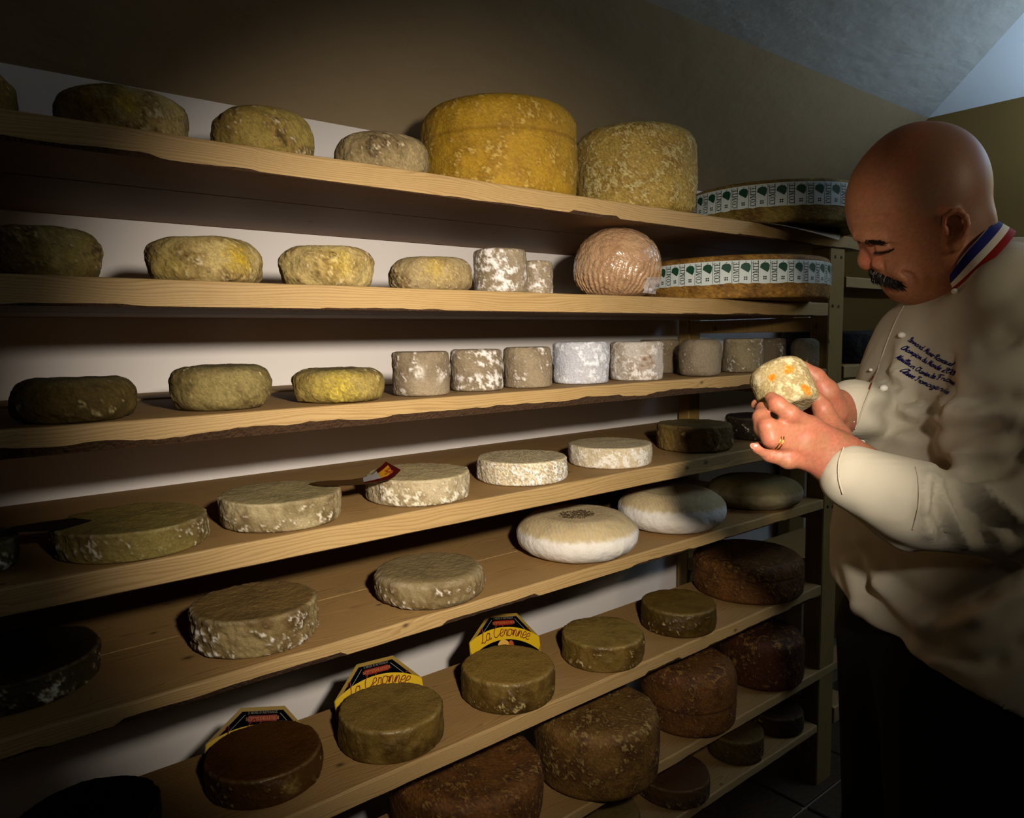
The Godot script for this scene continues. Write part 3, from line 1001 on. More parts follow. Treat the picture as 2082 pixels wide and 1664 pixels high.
	cheese("6a", K.wet, "disc", 6, 0.155, -0.143, 0.097, 0.04, "flat_cheese", "almost black cheese in the bottom left corner of the sixth shelf", g6, {"base": Color(0.10, 0.07, 0.03), "dark": Color(0.05, 0.03, 0.01), "top": Color(0.09, 0.06, 0.03), "wt": 2.0})
	cheese("6b", K.wet, "disc", 6, 0.41, -0.125, 0.094, 0.05, "flat_cheese", "darkest brown cheese with a pale mould patch, leftmost of those with cards behind", g6, {"base": Color(0.32, 0.21, 0.09), "top": Color(0.32, 0.20, 0.08), "wt": 0.26, "yel": Color(0.66, 0.58, 0.34), "spots": [[0.42, 0.45, 0.013, 0.8]]})
	cheese("6c", K.wet, "disc", 6, 0.634, -0.095, 0.095, 0.062, "flat_cheese", "brown cheese in front of the middle yellow and black card", g6, {"wt": 0.42})
	cheese("6d", K.wet, "disc", 6, 0.902, -0.086, 0.095, 0.064, "flat_cheese", "shiny brown cheese in front of the rightmost yellow and black card", g6, {"top": Color(0.56, 0.44, 0.22)})
	cheese("6e", K.wet, "disc", 6, 1.175, -0.082, 0.093, 0.059, "flat_cheese", "tan topped cheese with glossy flecks right of the last yellow card", g6, {"top": Color(0.56, 0.46, 0.24), "wt": 0.2})
	cheese("6f", K.wet, "disc", 6, 1.452, -0.085, 0.093, 0.062, "flat_cheese", "dark sided flat cheese in front of the big brown wheel on the sixth shelf", g6, {"base": Color(0.34, 0.27, 0.12), "top": Color(0.46, 0.36, 0.17), "wt": 0.36})
	cheese("6g", K.brown, "wheel", 6, 1.815, -0.127, 0.152, 0.108, "tall_cheese", "big brown wheel by the post at the end of the sixth shelf", "", {"groove": 0.62})
	cheese("7a", K.brown, "wheel", 7, 0.838, -0.151, 0.16, 0.115, "tall_cheese", "leftmost large brown wheel at the bottom edge of the picture", g7, {"groove": -1.0})
	cheese("7b", K.brown, "wheel", 7, 1.152, -0.082, 0.143, 0.152, "tall_cheese", "large wheel with a pale frosted top rim, second from the left on the seventh shelf", g7, {"base": Color(0.46, 0.33, 0.14), "wt": 0.2, "wtop": -0.1, "rim": 1.0, "white": Color(0.62, 0.51, 0.29), "groove": -1.0})
	cheese("7c", K.brown, "wheel", 7, 1.494, -0.085, 0.119, 0.16, "tall_cheese", "reddish brown tall wheel with a line round its side on the seventh shelf", g7, {"groove": 0.42})
	cheese("7d", K.brown, "wheel", 7, 1.845, -0.095, 0.116, 0.143, "tall_cheese", "darkest brown tall wheel beside the post on the seventh shelf", g7, {"base": Color(0.34, 0.18, 0.07), "groove": -1.0})
	cheese("8a", K.wet, "disc", 8, 1.173, -0.1, 0.101, 0.045, "flat_cheese", "dark cheese cut off by the bottom edge under the frosted wheel", g8, {"base": Color(0.34, 0.24, 0.11), "m": "rind"})
	cheese("8b", K.wet, "disc", 8, 1.427, -0.08, 0.092, 0.05, "flat_cheese", "flat dark cheese on the lowest shelf in front of the one with a yellow edge", g8, {"base": Color(0.34, 0.24, 0.11), "top": Color(0.34, 0.22, 0.10), "m": "rind"})
	cheese("8c", K.wet, "disc", 8, 1.69, -0.075, 0.075, 0.068, "flat_cheese", "small dark cheese with a yellowish edge, second from the post on the lowest shelf", g8, {"base": Color(0.36, 0.28, 0.11), "top": Color(0.38, 0.28, 0.10), "m": "rind"})
	cheese("8d", K.wet, "disc", 8, 1.9, -0.08, 0.077, 0.058, "flat_cheese", "small dark crusty cheese next to the foot of the post on the lowest shelf", g8, {"base": Color(0.26, 0.17, 0.07), "top": Color(0.24, 0.14, 0.06), "m": "rind"})
	# the dark wheel in the next bay
	var b := cheese("b1", K.brown, "drum", 0, 2.36, -0.17, 0.165, 0.1, "tall_cheese", "very dark wheel on the shelf right of the post, half hidden by the jacket", "", {"base": Color(0.15, 0.09, 0.035), "dark": Color(0.08, 0.04, 0.015), "white": Color(0.2, 0.13, 0.06), "groove": -1.0})
	b.position.y = 1.2551
	# cling-filmed ball
	var ball := cheese("2g", {"base": Color(0.78, 0.62, 0.47), "dark": Color(0.62, 0.45, 0.32), "dk": 0.3, "twist": 1.0, "a1": 0.003, "a2": 0.0014, "a3": 0.0008, "step": 0.0018, "m": "film"}, "ball", 2, 1.217, -0.075, 0.095, 0.149, "ball_cheese", "big pinkish ball wrapped in shiny cling film on the second shelf", "")
	var st := st_new()                                 # the loose tail of the film
	rng.seed = 91
	var tail := []
	for i in 7:
		var row := []
		for j in 7:
			var a := deg_to_rad(62.0 + i * 6.0)
			var rr := 0.081 + j * 0.002 + rng.randf() * 0.006
			row.append(Vector3(cos(a) * rr, 0.004 + j * 0.0055 + rng.randf() * 0.002, sin(a) * rr))
		tail.append(row)
	for i in 6:
		for j in 6:
			quad(st, tail[i][j], tail[i][j + 1], tail[i + 1][j + 1], tail[i + 1][j])
	var fm := mat(Color(0.86, 0.83, 0.84, 0.4), 0.15)
	fm.transparency = BaseMaterial3D.TRANSPARENCY_ALPHA
	mi("film_tail", done(st), fm, ball)
	# mould rings and patches that stand proud
	_worn_patch()


func _worn_patch() -> void:
	# the frayed cloth patch on top of the first cloth cheese
	var o: Node3D = get_node("cloth_cheese")
	var st := st_new()
	rng.seed = 17
	for k in 240:
		var a := rng.randf() * TAU
		var r := sqrt(rng.randf())
		var c := Vector3(cos(a) * r * 0.042 - 0.012, 0.0863, sin(a) * r * 0.034 + 0.012)
		var d := rng.randf() * TAU
		var l := rng.randf_range(0.002, 0.007)
		var e := Vector3(cos(d), 0, sin(d)) * l
		tube(st, [c, c + e * 0.5 + Vector3(0, 0.0016, 0), c + e], 0.0007, 3)
	var w := mi("worn_patch", done(st), mat(Color(0.25, 0.19, 0.11), 0.9), o)
	w.set_meta("label", "dark frayed patch of cloth on the top")


func _band(o: MeshInstance3D, R: float, H: float, f0: float, f1: float) -> void:
	# paper band with a repeated print: bell, flower and lettering that reads up the side
	var n := 180
	var P := PackedVector3Array()
	var UV := PackedVector2Array()
	var ys := [f0 * H, f0 * H + 0.001, (f0 * 0.5 + f1 * 0.5) * H, f1 * H - 0.001, f1 * H]
	var face := atan2(EYE.z - o.position.z, EYE.x - o.position.x)
	for k in ys.size():
		for i in n:
			var a := TAU * i / n
			var wob := nB.get_noise_2d(a * 0.12, R * 9.0) * 0.003
			var rr := R * 1.004 + 0.0008 - (0.0012 if k == 0 or k == 4 else 0.0) - absf(ys[k] / H * 2.0 - 1.0) * R * 0.006
			P.append(Vector3(cos(a) * rr, ys[k] + (wob if k < 2 else 0.0), sin(a) * rr))
	var m := mat(Color(0.80, 0.83, 0.82), 0.55)
	var strip := mi("paper_band", grid_mesh(P, n, ys.size(), true), m, o)
	var bh := (f1 - f0) * H
	var cw := bh * 0.80                                # width of one printed cell
	var cells := int(round(TAU * R / cw))
	var st := st_new()
	var sg := st_new()
	var bend := func(q: Vector2, a0: float) -> Vector3:
		var a := a0 - q.x / R
		var yy := (f0 + f1) * 0.5 * H + q.y
		var rr := R * 1.004 + 0.0013 - absf(yy / H * 2.0 - 1.0) * R * 0.006
		return Vector3(cos(a) * rr, yy, sin(a) * rr)
	var word := flat_text("COMTÉ", bh * 0.23, true, true)
	var ws := bh * 0.9
	var wide := 0.0
	for q in word:
		wide = maxf(wide, absf(q.x))
	var fit := (bh * 0.42) / wide
	var bell := [Vector2(-0.30, 0.02), Vector2(-0.26, 0.17), Vector2(-0.12, 0.24), Vector2(0.06, 0.22), Vector2(0.14, 0.12), Vector2(0.12, -0.06), Vector2(0.04, -0.18), Vector2(-0.1, -0.1)]
	for c in cells:
		var a0 := TAU * c / cells
		for k in range(0, word.size(), 3):
			for i in 3:
				var q: Vector2 = word[k + i] * Vector2(fit, 1.0)
				st.add_vertex(bend.call(Vector2(-q.y + cw * 0.27, q.x), a0))
		for x in [cw * 0.08, cw * 0.45]:
			_flat_poly(st, [Vector2(x, -bh * 0.47), Vector2(x + cw * 0.025, -bh * 0.47), Vector2(x + cw * 0.025, bh * 0.47), Vector2(x, bh * 0.47)], bend, a0)
		var bp := []
		for q in bell:
			bp.append(Vector2(q.x * cw * 1.2 - cw * 0.11, q.y * cw * 1.25 + bh * 0.14))
		_flat_poly(sg, bp, bend, a0)
		for k in 4:                                    # little four-petalled flower
			var d := Vector2(cos(k * PI / 2 + PI / 4), sin(k * PI / 2 + PI / 4)) * cw * 0.075
			var cc := Vector2(-cw * 0.2, -bh * 0.28) + d
			_flat_poly(st, [cc + Vector2(-0.055, 0) * cw, cc + Vector2(0, -0.055) * cw, cc + Vector2(0.055, 0) * cw, cc + Vector2(0, 0.055) * cw], bend, a0)
		_flat_poly(st, [Vector2(-0.22 * cw, bh * 0.4), Vector2(-0.16 * cw, bh * 0.4), Vector2(-0.16 * cw, bh * 0.43), Vector2(-0.22 * cw, bh * 0.43)], bend, a0)
	mi("lettering", done(st), mat(Color(0.10, 0.17, 0.15), 0.6), strip).set_meta("kind", "stuff")
	mi("bell_print", done(sg), mat(Color(0.04, 0.25, 0.17), 0.6), strip).set_meta("kind", "stuff")


func _flat_poly(st: SurfaceTool, pts: Array, bend: Callable, a0: float) -> void:
	for k in range(1, pts.size() - 1):
		for q in [pts[0], pts[k + 1], pts[k]]:
			st.add_vertex(bend.call(q, a0))


# ------------------------------------------------------------------ script lettering

func glyph(ch: String) -> Array:                       # strokes of a joined hand, x-height 5, capitals 10; returns [advance, strokes]
	var G := {
		"a": "6|4,4 2,5 0,3 0,1 2,0 4,2 4,5 4,1 5,0 6,1", "c": "5|4,4 2,5 0,3 0,1 2,0 4,1", "d": "6|4,4 2,5 0,3 0,1 2,0 4,2 4,10 4,1 5,0 6,1",
		"e": "4.6|0,2 3,3 3,5 1,5 0,3 0,1 2,0 4,1", "é": "4.6|0,2 3,3 3,5 1,5 0,3 0,1 2,0 4,1/2,7 3.6,9", "g": "5.4|4,4 2,5 0,3 0,1 2,1 4,4 4,-2 2,-4 0,-3 3,-1 5,1",
		"h": "6|0,1 2,9 1,10 0,6 0,0 2,4 3,5 4,3 4,1 5,0 6,1", "i": "3|0,1 1,5 1,1 2,0 3,1/1.2,7 1.6,7.6", "l": "3|0,2 2,8 1,10 0.6,8 1,1 2,0 3,1",
		"m": "8|0,1 1,5 1,0 2,4 3,5 3.6,0 4.4,4 5.4,5 6,3 6,1 7,0 8,1", "n": "6|0,1 1,5 1,0 2,4 3,5 4,3 4,1 5,0 6,1", "o": "5.4|2,5 0,4 0,1 2,0 4,1 4,4 2,5 4,4.5 5.4,4",
		"p": "5|0,3 1,5 0.6,-4 1,3 3,5 4,3 3,0 1.2,1 5,1", "r": "4.6|0,1 1,5 1.4,4 3,4.6 3,1 3.8,0 4.6,1", "s": "4.2|0,1 2,5 3,2 1,0 0,1 4.2,1", "u": "6|0,5 0,1 2,0 4,2 4,5 4,1 5,0 6,1",
		"v": "5|0,4 1,5 2,0 3.6,4 5,4.4", "B": "6.5|1,0 2,10/-0.6,7 2,10 5,9 5,6 2,5.2 5,5 6,2 4,0 0.6,0.5", "M": "10|-0.5,0.6 1,1 3,10 4,1 7,10 7,1 8,0 9.6,1", "R": "7|1,0 2,10/-0.6,7 2,10 5,9 5,6 2,5 5,1 7,0.4",
		"C": "7|6,8 5,10 3,9 0,5 0,1 3,0 6.4,2", "O": "8.6|3,10 0,6 0,2 3,0 6,3 6,8 3,10 5,8.6 8.4,9.6", "F": "6.6|-0.6,1 1.4,0 3,9/-0.4,7.6 2,10 7.4,10/1,5 5,5.6", "L": "7|1,8 3,10 4,8.6 2,2 0,0.6 2,0.4 4,-0.4 7,1",
		"2": "5|0,8 2,10 4,8 0,0 4.4,0", "0": "5|2,10 0,6 0,3 2,0 4,3 4,7 2,10", "7": "5|0,10 4,10 1,0", "-": "4.4|0,4 3,4", " ": "3.6|"}
	var s: PackedStringArray = (G.get(ch, "3|") as String).split("|")
	var strokes := []
	for part in s[1].split("/", false):
		var pts := []
		for q in part.split(" ", false):
			var xy := q.split(",")
			pts.append(Vector2(float(xy[0]), float(xy[1])))
		strokes.append(spline(pts, 3))
	return [float(s[0]), strokes]


func script_strokes(words: String, slant: float) -> Array:   # [total width, strokes] in glyph units
	var x := 0.0
	var out := []
	for ch in words:
		var g := glyph(ch)
		for s in g[1]:
			var line := []
			for q in s:
				line.append(Vector2(x + q.x + q.y * slant, q.y))
			out.append(line)
		x += g[0]
	return [x, out]


# ------------------------------------------------------------------ cards behind the cheeses

func _cards() -> void:
	var spec := [
		["card 6d", Vector3(0.985, SHELF_Y[6], -0.186), 0.112, -11.0, "black card with a yellow band, rightmost of the three behind brown cheeses"],
		["card 6c", Vector3(0.672, SHELF_Y[6], -0.193), 0.0965, -3.5, "black card with a yellow band behind the middle brown cheese"],
		["card 6b", Vector3(0.432, SHELF_Y[6], -0.225), 0.0665, -15.0, "black card with gold border, almost hidden behind the darkest brown cheese"]]
	for q in spec:
		_card(q[1], q[2], deg_to_rad(q[3]), q[4])


func _card(at: Vector3, top: float, rot: float, label: String) -> void:
	var o := root_of("cheese_card", at)
	tag(o, label, "card", "octagonal cheese cards on the sixth shelf")
	o.rotation.x = -0.42
	var R := 0.0965
	var cy := top - R
	var oct := PackedVector2Array()
	for k in 8:
		var a := TAU * (k + 0.5) / 8.0
		oct.append(Vector2(cos(a), sin(a)) * R / cos(PI / 8))
	var clip := PackedVector2Array([Vector2(-1, 0), Vector2(1, 0), Vector2(1, 1), Vector2(-1, 1)])
	var put := func(p: PackedVector2Array) -> Array:
		var w := PackedVector2Array()
		for q in p:
			w.append(q.rotated(rot) + Vector2(0, cy))
		return Geometry2D.intersect_polygons(w, clip)
	var add := func(called: String, polys: Array, z: float, th: float, m: Material) -> void:
		var st := st_new()
		for p0 in polys:
			for p in put.call(p0):
				if Geometry2D.is_polygon_clockwise(p):
					p.reverse()
				var tri := Geometry2D.triangulate_polygon(p)
				for k in range(0, tri.size(), 3):
					var t := [tri[k], tri[k + 1], tri[k + 2]]
					var cr: float = (p[t[1]] - p[t[0]]).cross(p[t[2]] - p[t[0]])
					if cr > 0:
						t = [t[0], t[2], t[1]]
					for i in t:
						st.add_vertex(Vector3(p[i].x, p[i].y, z))
					for i in [t[0], t[2], t[1]]:
						st.add_vertex(Vector3(p[i].x, p[i].y, z - th))
				for i in p.size():
					var a: Vector2 = p[i]
					var b: Vector2 = p[(i + 1) % p.size()]
					quad(st, Vector3(a.x, a.y, z - th), Vector3(b.x, b.y, z - th), Vector3(b.x, b.y, z), Vector3(a.x, a.y, z))
		mi(called, done(st), m, o)
	var scale := func(k: float) -> PackedVector2Array:
		var w := PackedVector2Array()
		for q in oct:
			w.append(q * k)
		return w
	add.call("card_back", [oct], 0.0, 0.0008, mat(Color(0.50, 0.40, 0.16), 0.4))
	add.call("black_field", [scale.call(0.93)], 0.0004, 0.0003, M.black_card)
	# yellow arc
	var c := Vector2(0, R - 0.029 - 0.18)
	var band := PackedVector2Array()
	for k in 25:
		var a := PI / 2 + lerpf(-0.62, 0.62, k / 24.0)
		band.append(c + Vector2(cos(a), sin(a)) * 0.18)
	for k in 25:
		var a := PI / 2 + lerpf(0.62, -0.62, k / 24.0)
		band.append(c + Vector2(cos(a), sin(a)) * 0.153)
	add.call("yellow_band", Geometry2D.intersect_polygons(band, scale.call(0.985)), 0.0007, 0.0003, mat(Color(0.74, 0.60, 0.06), 0.5))
	add.call("red_plate", [PackedVector2Array([Vector2(-0.026, R - 0.025), Vector2(0.026, R - 0.025), Vector2(0.026, R - 0.0145), Vector2(-0.026, R - 0.0145)])], 0.0007, 0.0003, mat(Color(0.42, 0.06, 0.03), 0.4))
	for sx in [1.0, -1.0]:
		add.call("line", [PackedVector2Array([Vector2(0.031 * sx, R - 0.012), Vector2(0.0322 * sx, R - 0.012), Vector2(0.062 * sx, R - 0.042), Vector2(0.061 * sx, R - 0.042)])], 0.0007, 0.0002, mat(Color(0.5, 0.5, 0.45), 0.4))
	# cheese picture under the arc
	var pic := PackedVector2Array()
	for k in 13:
		var a := PI * k / 12.0
		pic.append(Vector2(-0.006 + cos(a) * 0.017, R - 0.072 + sin(a) * 0.016))
	pic.append(Vector2(-0.023, R - 0.13))
	pic.append(Vector2(0.011, R - 0.13))
	add.call("cheese_picture", [pic], 0.0009, 0.0003, mat(Color(0.76, 0.58, 0.24), 0.5))
	var wedge := PackedVector2Array()
	for k in 9:
		var a := PI * k / 8.0
		wedge.append(Vector2(0.014 + cos(a) * 0.007, R - 0.068 + sin(a) * 0.009))
	wedge.append(Vector2(0.006, R - 0.11))
	wedge.append(Vector2(0.022, R - 0.11))
	add.call("wedge_picture", [wedge], 0.0011, 0.0003, mat(Color(0.58, 0.28, 0.12), 0.5))
	# lettering
	var put1 := func(q: Vector2) -> Vector2: return q.rotated(rot) + Vector2(0, cy)
	for t in [["2 MOIS D'AFFINAGE", R - 0.0095, 0.0042, Color(0.36, 0.35, 0.33), 0.9], ["SCHMIDHAUSER", R - 0.0197, 0.0056, Color(0.62, 0.36, 0.16), 0.92], ["50% de matière", R - 0.074, 0.0024, Color(0.8, 0.8, 0.78), 1.0], ["grasse minimum", R - 0.078, 0.0024, Color(0.8, 0.8, 0.78), 1.0]]:
		var st := st_new()
		var tri := flat_text(t[0], t[2], t[2] > 0.003, true)
		for k in range(0, tri.size(), 3):
			for i in 3:
				var q: Vector2 = tri[k + i] * Vector2(t[4], 1.0)
				q = put1.call(q + Vector2(-0.045 if t[2] < 0.003 else 0.0, t[1]))
				st.add_vertex(Vector3(q.x, maxf(q.y, 0.0005), 0.00115))
		mi("lettering", done(st), mat(t[3], 0.5), o)
	var sc: Array = script_strokes("La Céronnée", 0.3)
	var u: float = 0.138 / sc[0]
	var st2 := st_new()
	for s in sc[1]:
		var line := []
		for q in s:
			var ang: float = PI / 2 - ((q.x - sc[0] / 2) * u * 1.0) / 0.166
			var rad: float = 0.1605 + q.y * u * 1.25
			var w: Vector2 = put1.call(c + Vector2(cos(ang), sin(ang)) * rad)
			line.append(Vector3(w.x, w.y, 0.0009))
		tube(st2, line, 0.001, 5)
	mi("script_lettering", done(st2), mat(Color(0.42, 0.08, 0.04), 0.6), o)


# ------------------------------------------------------------------ loose things on the shelves

func _small_things() -> void:
	# the bowed octagonal card that bridges two cheeses on the fourth shelf
	var o := root_of("bent_card", Vector3.ZERO)
	tag(o, "narrow bent card with a red and yellow end lying across two cheeses", "card")
	var onY := func(u: float, v: float, y: float) -> Vector3:
		var d := W(u, v, 1.0) - EYE
		return EYE + d * ((y - EYE.y) / d.y)
	var near := [[628, 983, 1.1125], [646, 986.5, 1.1125], [668, 987.5, 1.113], [690, 987, 1.1135], [715, 986, 1.1135], [740, 983.5, 1.1135], [760, 980, 1.1135], [778, 977.5, 1.1135], [793, 974.5, 1.114], [803, 968, 1.117], [815, 955.5, 1.122]]
	var far := [[628, 982.6, 1.1126], [645, 979.5, 1.1145], [666, 977.6, 1.115], [690, 976.6, 1.1155], [715, 975.2, 1.116], [738, 971.5, 1.1165], [757, 965.5, 1.118], [765, 958, 1.121], [774, 949, 1.126], [784.5, 939, 1.132], [792, 943, 1.130]]
	var P := PackedVector3Array()
	var C := PackedColorArray()
	var rows := 5
	for i in near.size():
		var a: Vector3 = onY.call(near[i][0], near[i][1], near[i][2])
		var b: Vector3 = onY.call(far[i][0], far[i][1], far[i][2])
		for j in rows:
			P.append(a.lerp(b, j / (rows - 1.0)))
	var n := near.size()
	var red := Color(0.24, 0.05, 0.035)
	var st := st_new()
	for i in n - 1:
		for j in rows - 1:
			var edge := j == 0 or j == rows - 2 or i == n - 2
			var c := Color(0.26, 0.18, 0.10) if i < 5 else (Color(0.50, 0.48, 0.47) if i < 7 and j > 0 else (red if edge else Color(0.62, 0.43, 0.11)))
			st.set_color(c)
			var q := [P[i * rows + j], P[(i + 1) * rows + j], P[(i + 1) * rows + j + 1], P[i * rows + j + 1]]
			quad(st, q[0], q[1], q[2], q[3])
			st.set_color(Color(0.3, 0.24, 0.16))
			var d := Vector3(0, -0.0012, 0)
			quad(st, q[3] + d, q[2] + d, q[1] + d, q[0] + d)
	mi("card_sheet", done(st), mat(Color.WHITE, 0.45, true), o)
	st = st_new()
	var k1 := P[9 * rows]
	var k2 := P[7 * rows + rows - 1]
	var k3 := P[9 * rows + rows - 1]
	var pa := (k1 + k2 + k3 + P[8 * rows]) * 0.25
	var N := (k1 - k2).cross(k3 - k1).normalized()
	if N.dot(EYE - pa) < 0:
		N = -N
	var e1 := (k1 - k3).normalized()
	var e2 := N.cross(e1)
	rng.seed = 4
	for k in 7:
		var cc := pa + e1 * rng.randf_range(-0.012, 0.012) + e2 * rng.randf_range(-0.008, 0.008) + N * 0.001
		var ring := []
		for i in 8:
			ring.append(cc + (e1 * cos(TAU * i / 8.0) + e2 * sin(TAU * i / 8.0)) * rng.randf_range(0.002, 0.004))
		for i in range(1, 7):
			st.add_vertex(ring[0]); st.add_vertex(ring[i + 1]); st.add_vertex(ring[i])
	mi("printed_picture", done(st), mat(Color(0.5, 0.22, 0.06), 0.5), o)
	# dark card tip over the left cheese of the fourth shelf
	var dk := root_of("dark_card", Vector3.ZERO)
	tag(dk, "dark pointed card reaching over the olive green flat cheese on the left", "card")
	st = st_new()
	var q0 := []
	for q in [[186, 1057.5], [150, 1053.5], [90, 1061], [20, 1072], [20, 1082], [92, 1079], [128, 1074]]:
		q0.append(onY.call(q[0], q[1], 1.106))
	var ctr := Vector3.ZERO
	for q in q0:
		ctr += q / 7.0
	for k in 7:
		var a: Vector3 = q0[k]
		var b: Vector3 = q0[(k + 1) % 7]
		var d := Vector3(0, -0.001, 0)
		st.add_vertex(ctr); st.add_vertex(b); st.add_vertex(a)
		st.add_vertex(ctr + d); st.add_vertex(a + d); st.add_vertex(b + d)
		quad(st, b + d, a + d, a, b)
	mi("card_sheet", done(st), mat(Color(0.03, 0.03, 0.05), 0.35), dk)
	# paper under the upper banded wheel, its corner hanging over the shelf edge
	var pp := root_of("baking_paper", Vector3.ZERO)
	tag(pp, "corner of pale paper hanging from under the upper banded wheel", "paper")
	var y := SHELF_Y[1] + 0.0004
	var grid := []
	for i in 13:
		var row := []
		var s := i / 12.0
		var x := lerpf(1.62, 2.05, s)
		var reach := 0.125 - absf(s - 0.42) * 0.21
		for j in 9:
			var zz := lerpf(-0.06, maxf(reach, 0.004), j / 8.0)
			var over := maxf(zz - 0.012, 0.0)
			row.append(Vector3(x, y - over * 0.22 - over * over * 1.6, zz))
		grid.append(row)
	st = st_new()
	for i in 12:
		for j in 8:
			quad(st, grid[i][j], grid[i][j + 1], grid[i + 1][j + 1], grid[i + 1][j])
			var d := Vector3(0, -0.0003, 0)
			quad(st, grid[i][j] + d, grid[i + 1][j] + d, grid[i + 1][j + 1] + d, grid[i][j + 1] + d)
	mi("paper_sheet", done(st), mat(Color(0.68, 0.62, 0.56), 0.7), pp)


# ------------------------------------------------------------------ distance fields for the man

class Field:
	var n := 0
	var kind := PackedInt32Array()
	var A := PackedVector3Array()
	var B := PackedVector3Array()
	var IL := PackedFloat32Array()
	var RA := PackedFloat32Array()
	var RB := PackedFloat32Array()
	var K := PackedFloat32Array()
	var SUB := PackedInt32Array()
	var X := []                          # basis for ellipsoids (rows scaled by 1/r)
	var IR := PackedVector3Array()
	var sec := []                        # sections of the torso: [y, centre x, half depth, half width]
	var sec_o := Vector3.ZERO
	var sec_b := Basis()
	var cut_n := Vector3.ZERO
	var cut_d := 0.0
	var slack := 1.0

	func cap(a: Vector3, b: Vector3, ra: float, rb: float, k := 0.01, sub := 0) -> void:
		kind.append(0); A.append(a); B.append(b - a); IL.append(1.0 / maxf((b - a).length_squared(), 1e-12)); RA.append(ra); RB.append(rb - ra); K.append(k); SUB.append(sub); X.append(null); IR.append(Vector3.ONE)
		n += 1

	func ell(c: Vector3, bas: Basis, r: Vector3, k := 0.01, sub := 0) -> void:
		kind.append(1); A.append(c); B.append(Vector3.ZERO); IL.append(0.0); RA.append(0.0); RB.append(0.0); K.append(k); SUB.append(sub)
		X.append(bas.transposed()); IR.append(Vector3(1.0 / r.x, 1.0 / r.y, 1.0 / r.z))
		n += 1

	func d(p: Vector3) -> float:
		var r := 1e3
		if sec.size():
			var l: Vector3 = sec_b.transposed() * (p - sec_o)
			var i := 0
			var last := sec.size() - 1
			while i < last - 1 and l.y > sec[i + 1][0]:
				i += 1
			var s0: Array = sec[i]
			var s1: Array = sec[i + 1]
			var t := clampf((l.y - s0[0]) / (s1[0] - s0[0]), 0.0, 1.0)
			t = t * t * (3.0 - 2.0 * t) * 0.35 + t * 0.65
			var cx: float = lerpf(s0[1], s1[1], t)
			var ha: float = lerpf(s0[2], s1[2], t)
			var hb: float = lerpf(s0[3], s1[3], t)
			var ex := (l.x - cx) / ha
			var ez := l.z / hb
			var m := sqrt(ex * ex + ez * ez)
			var gx := ex / ha
			var gz := ez / hb
			var g := sqrt(gx * gx + gz * gz)
			r = m * (m - 1.0) / maxf(g, 1e-5) if m > 0.05 else -minf(ha, hb)
			r = maxf(r, l.y - sec[last][0])
		for i in n:
			var q: float
			if kind[i] == 0:
				var pa := p - A[i]
				var h := clampf(pa.dot(B[i]) * IL[i], 0.0, 1.0)
				q = (pa - B[i] * h).length() - (RA[i] + RB[i] * h)
			else:
				var l: Vector3 = X[i] * (p - A[i])
				l *= IR[i]
				var k0 := l.length()
				q = k0 * (k0 - 1.0) / maxf((l * IR[i]).length(), 1e-6)
			var k := K[i]
			if SUB[i]:
				var h2 := maxf(k - absf(r + q), 0.0) / k
				r = maxf(r, -q) + h2 * h2 * k * 0.25
			else:
				var h3 := maxf(k - absf(r - q), 0.0) / k
				r = minf(r, q) - h3 * h3 * k * 0.25
		if cut_d != 0.0:
			r = maxf(r, cut_d - cut_n.dot(p))
		return r

	func grad(p: Vector3) -> Vector3:
		var e := 0.0012
		return Vector3(d(p + Vector3(e, 0, 0)) - d(p - Vector3(e, 0, 0)), d(p + Vector3(0, e, 0)) - d(p - Vector3(0, e, 0)), d(p + Vector3(0, 0, e)) - d(p - Vector3(0, 0, e))).normalized()

	func hit(o: Vector3, dir: Vector3, t0: float) -> Vector3:      # where a ray meets the surface
		var t := t0
		var best := 1e3
		var bt := t0
		for i in 120:
			var s := d(o + dir * t)
			if s < best:
				best = s
				bt = t
			if s < 0.0003:
				break
			t += maxf(s * 0.6, 0.0003)
			if t > 3.0:
				break
		return o + dir * bt


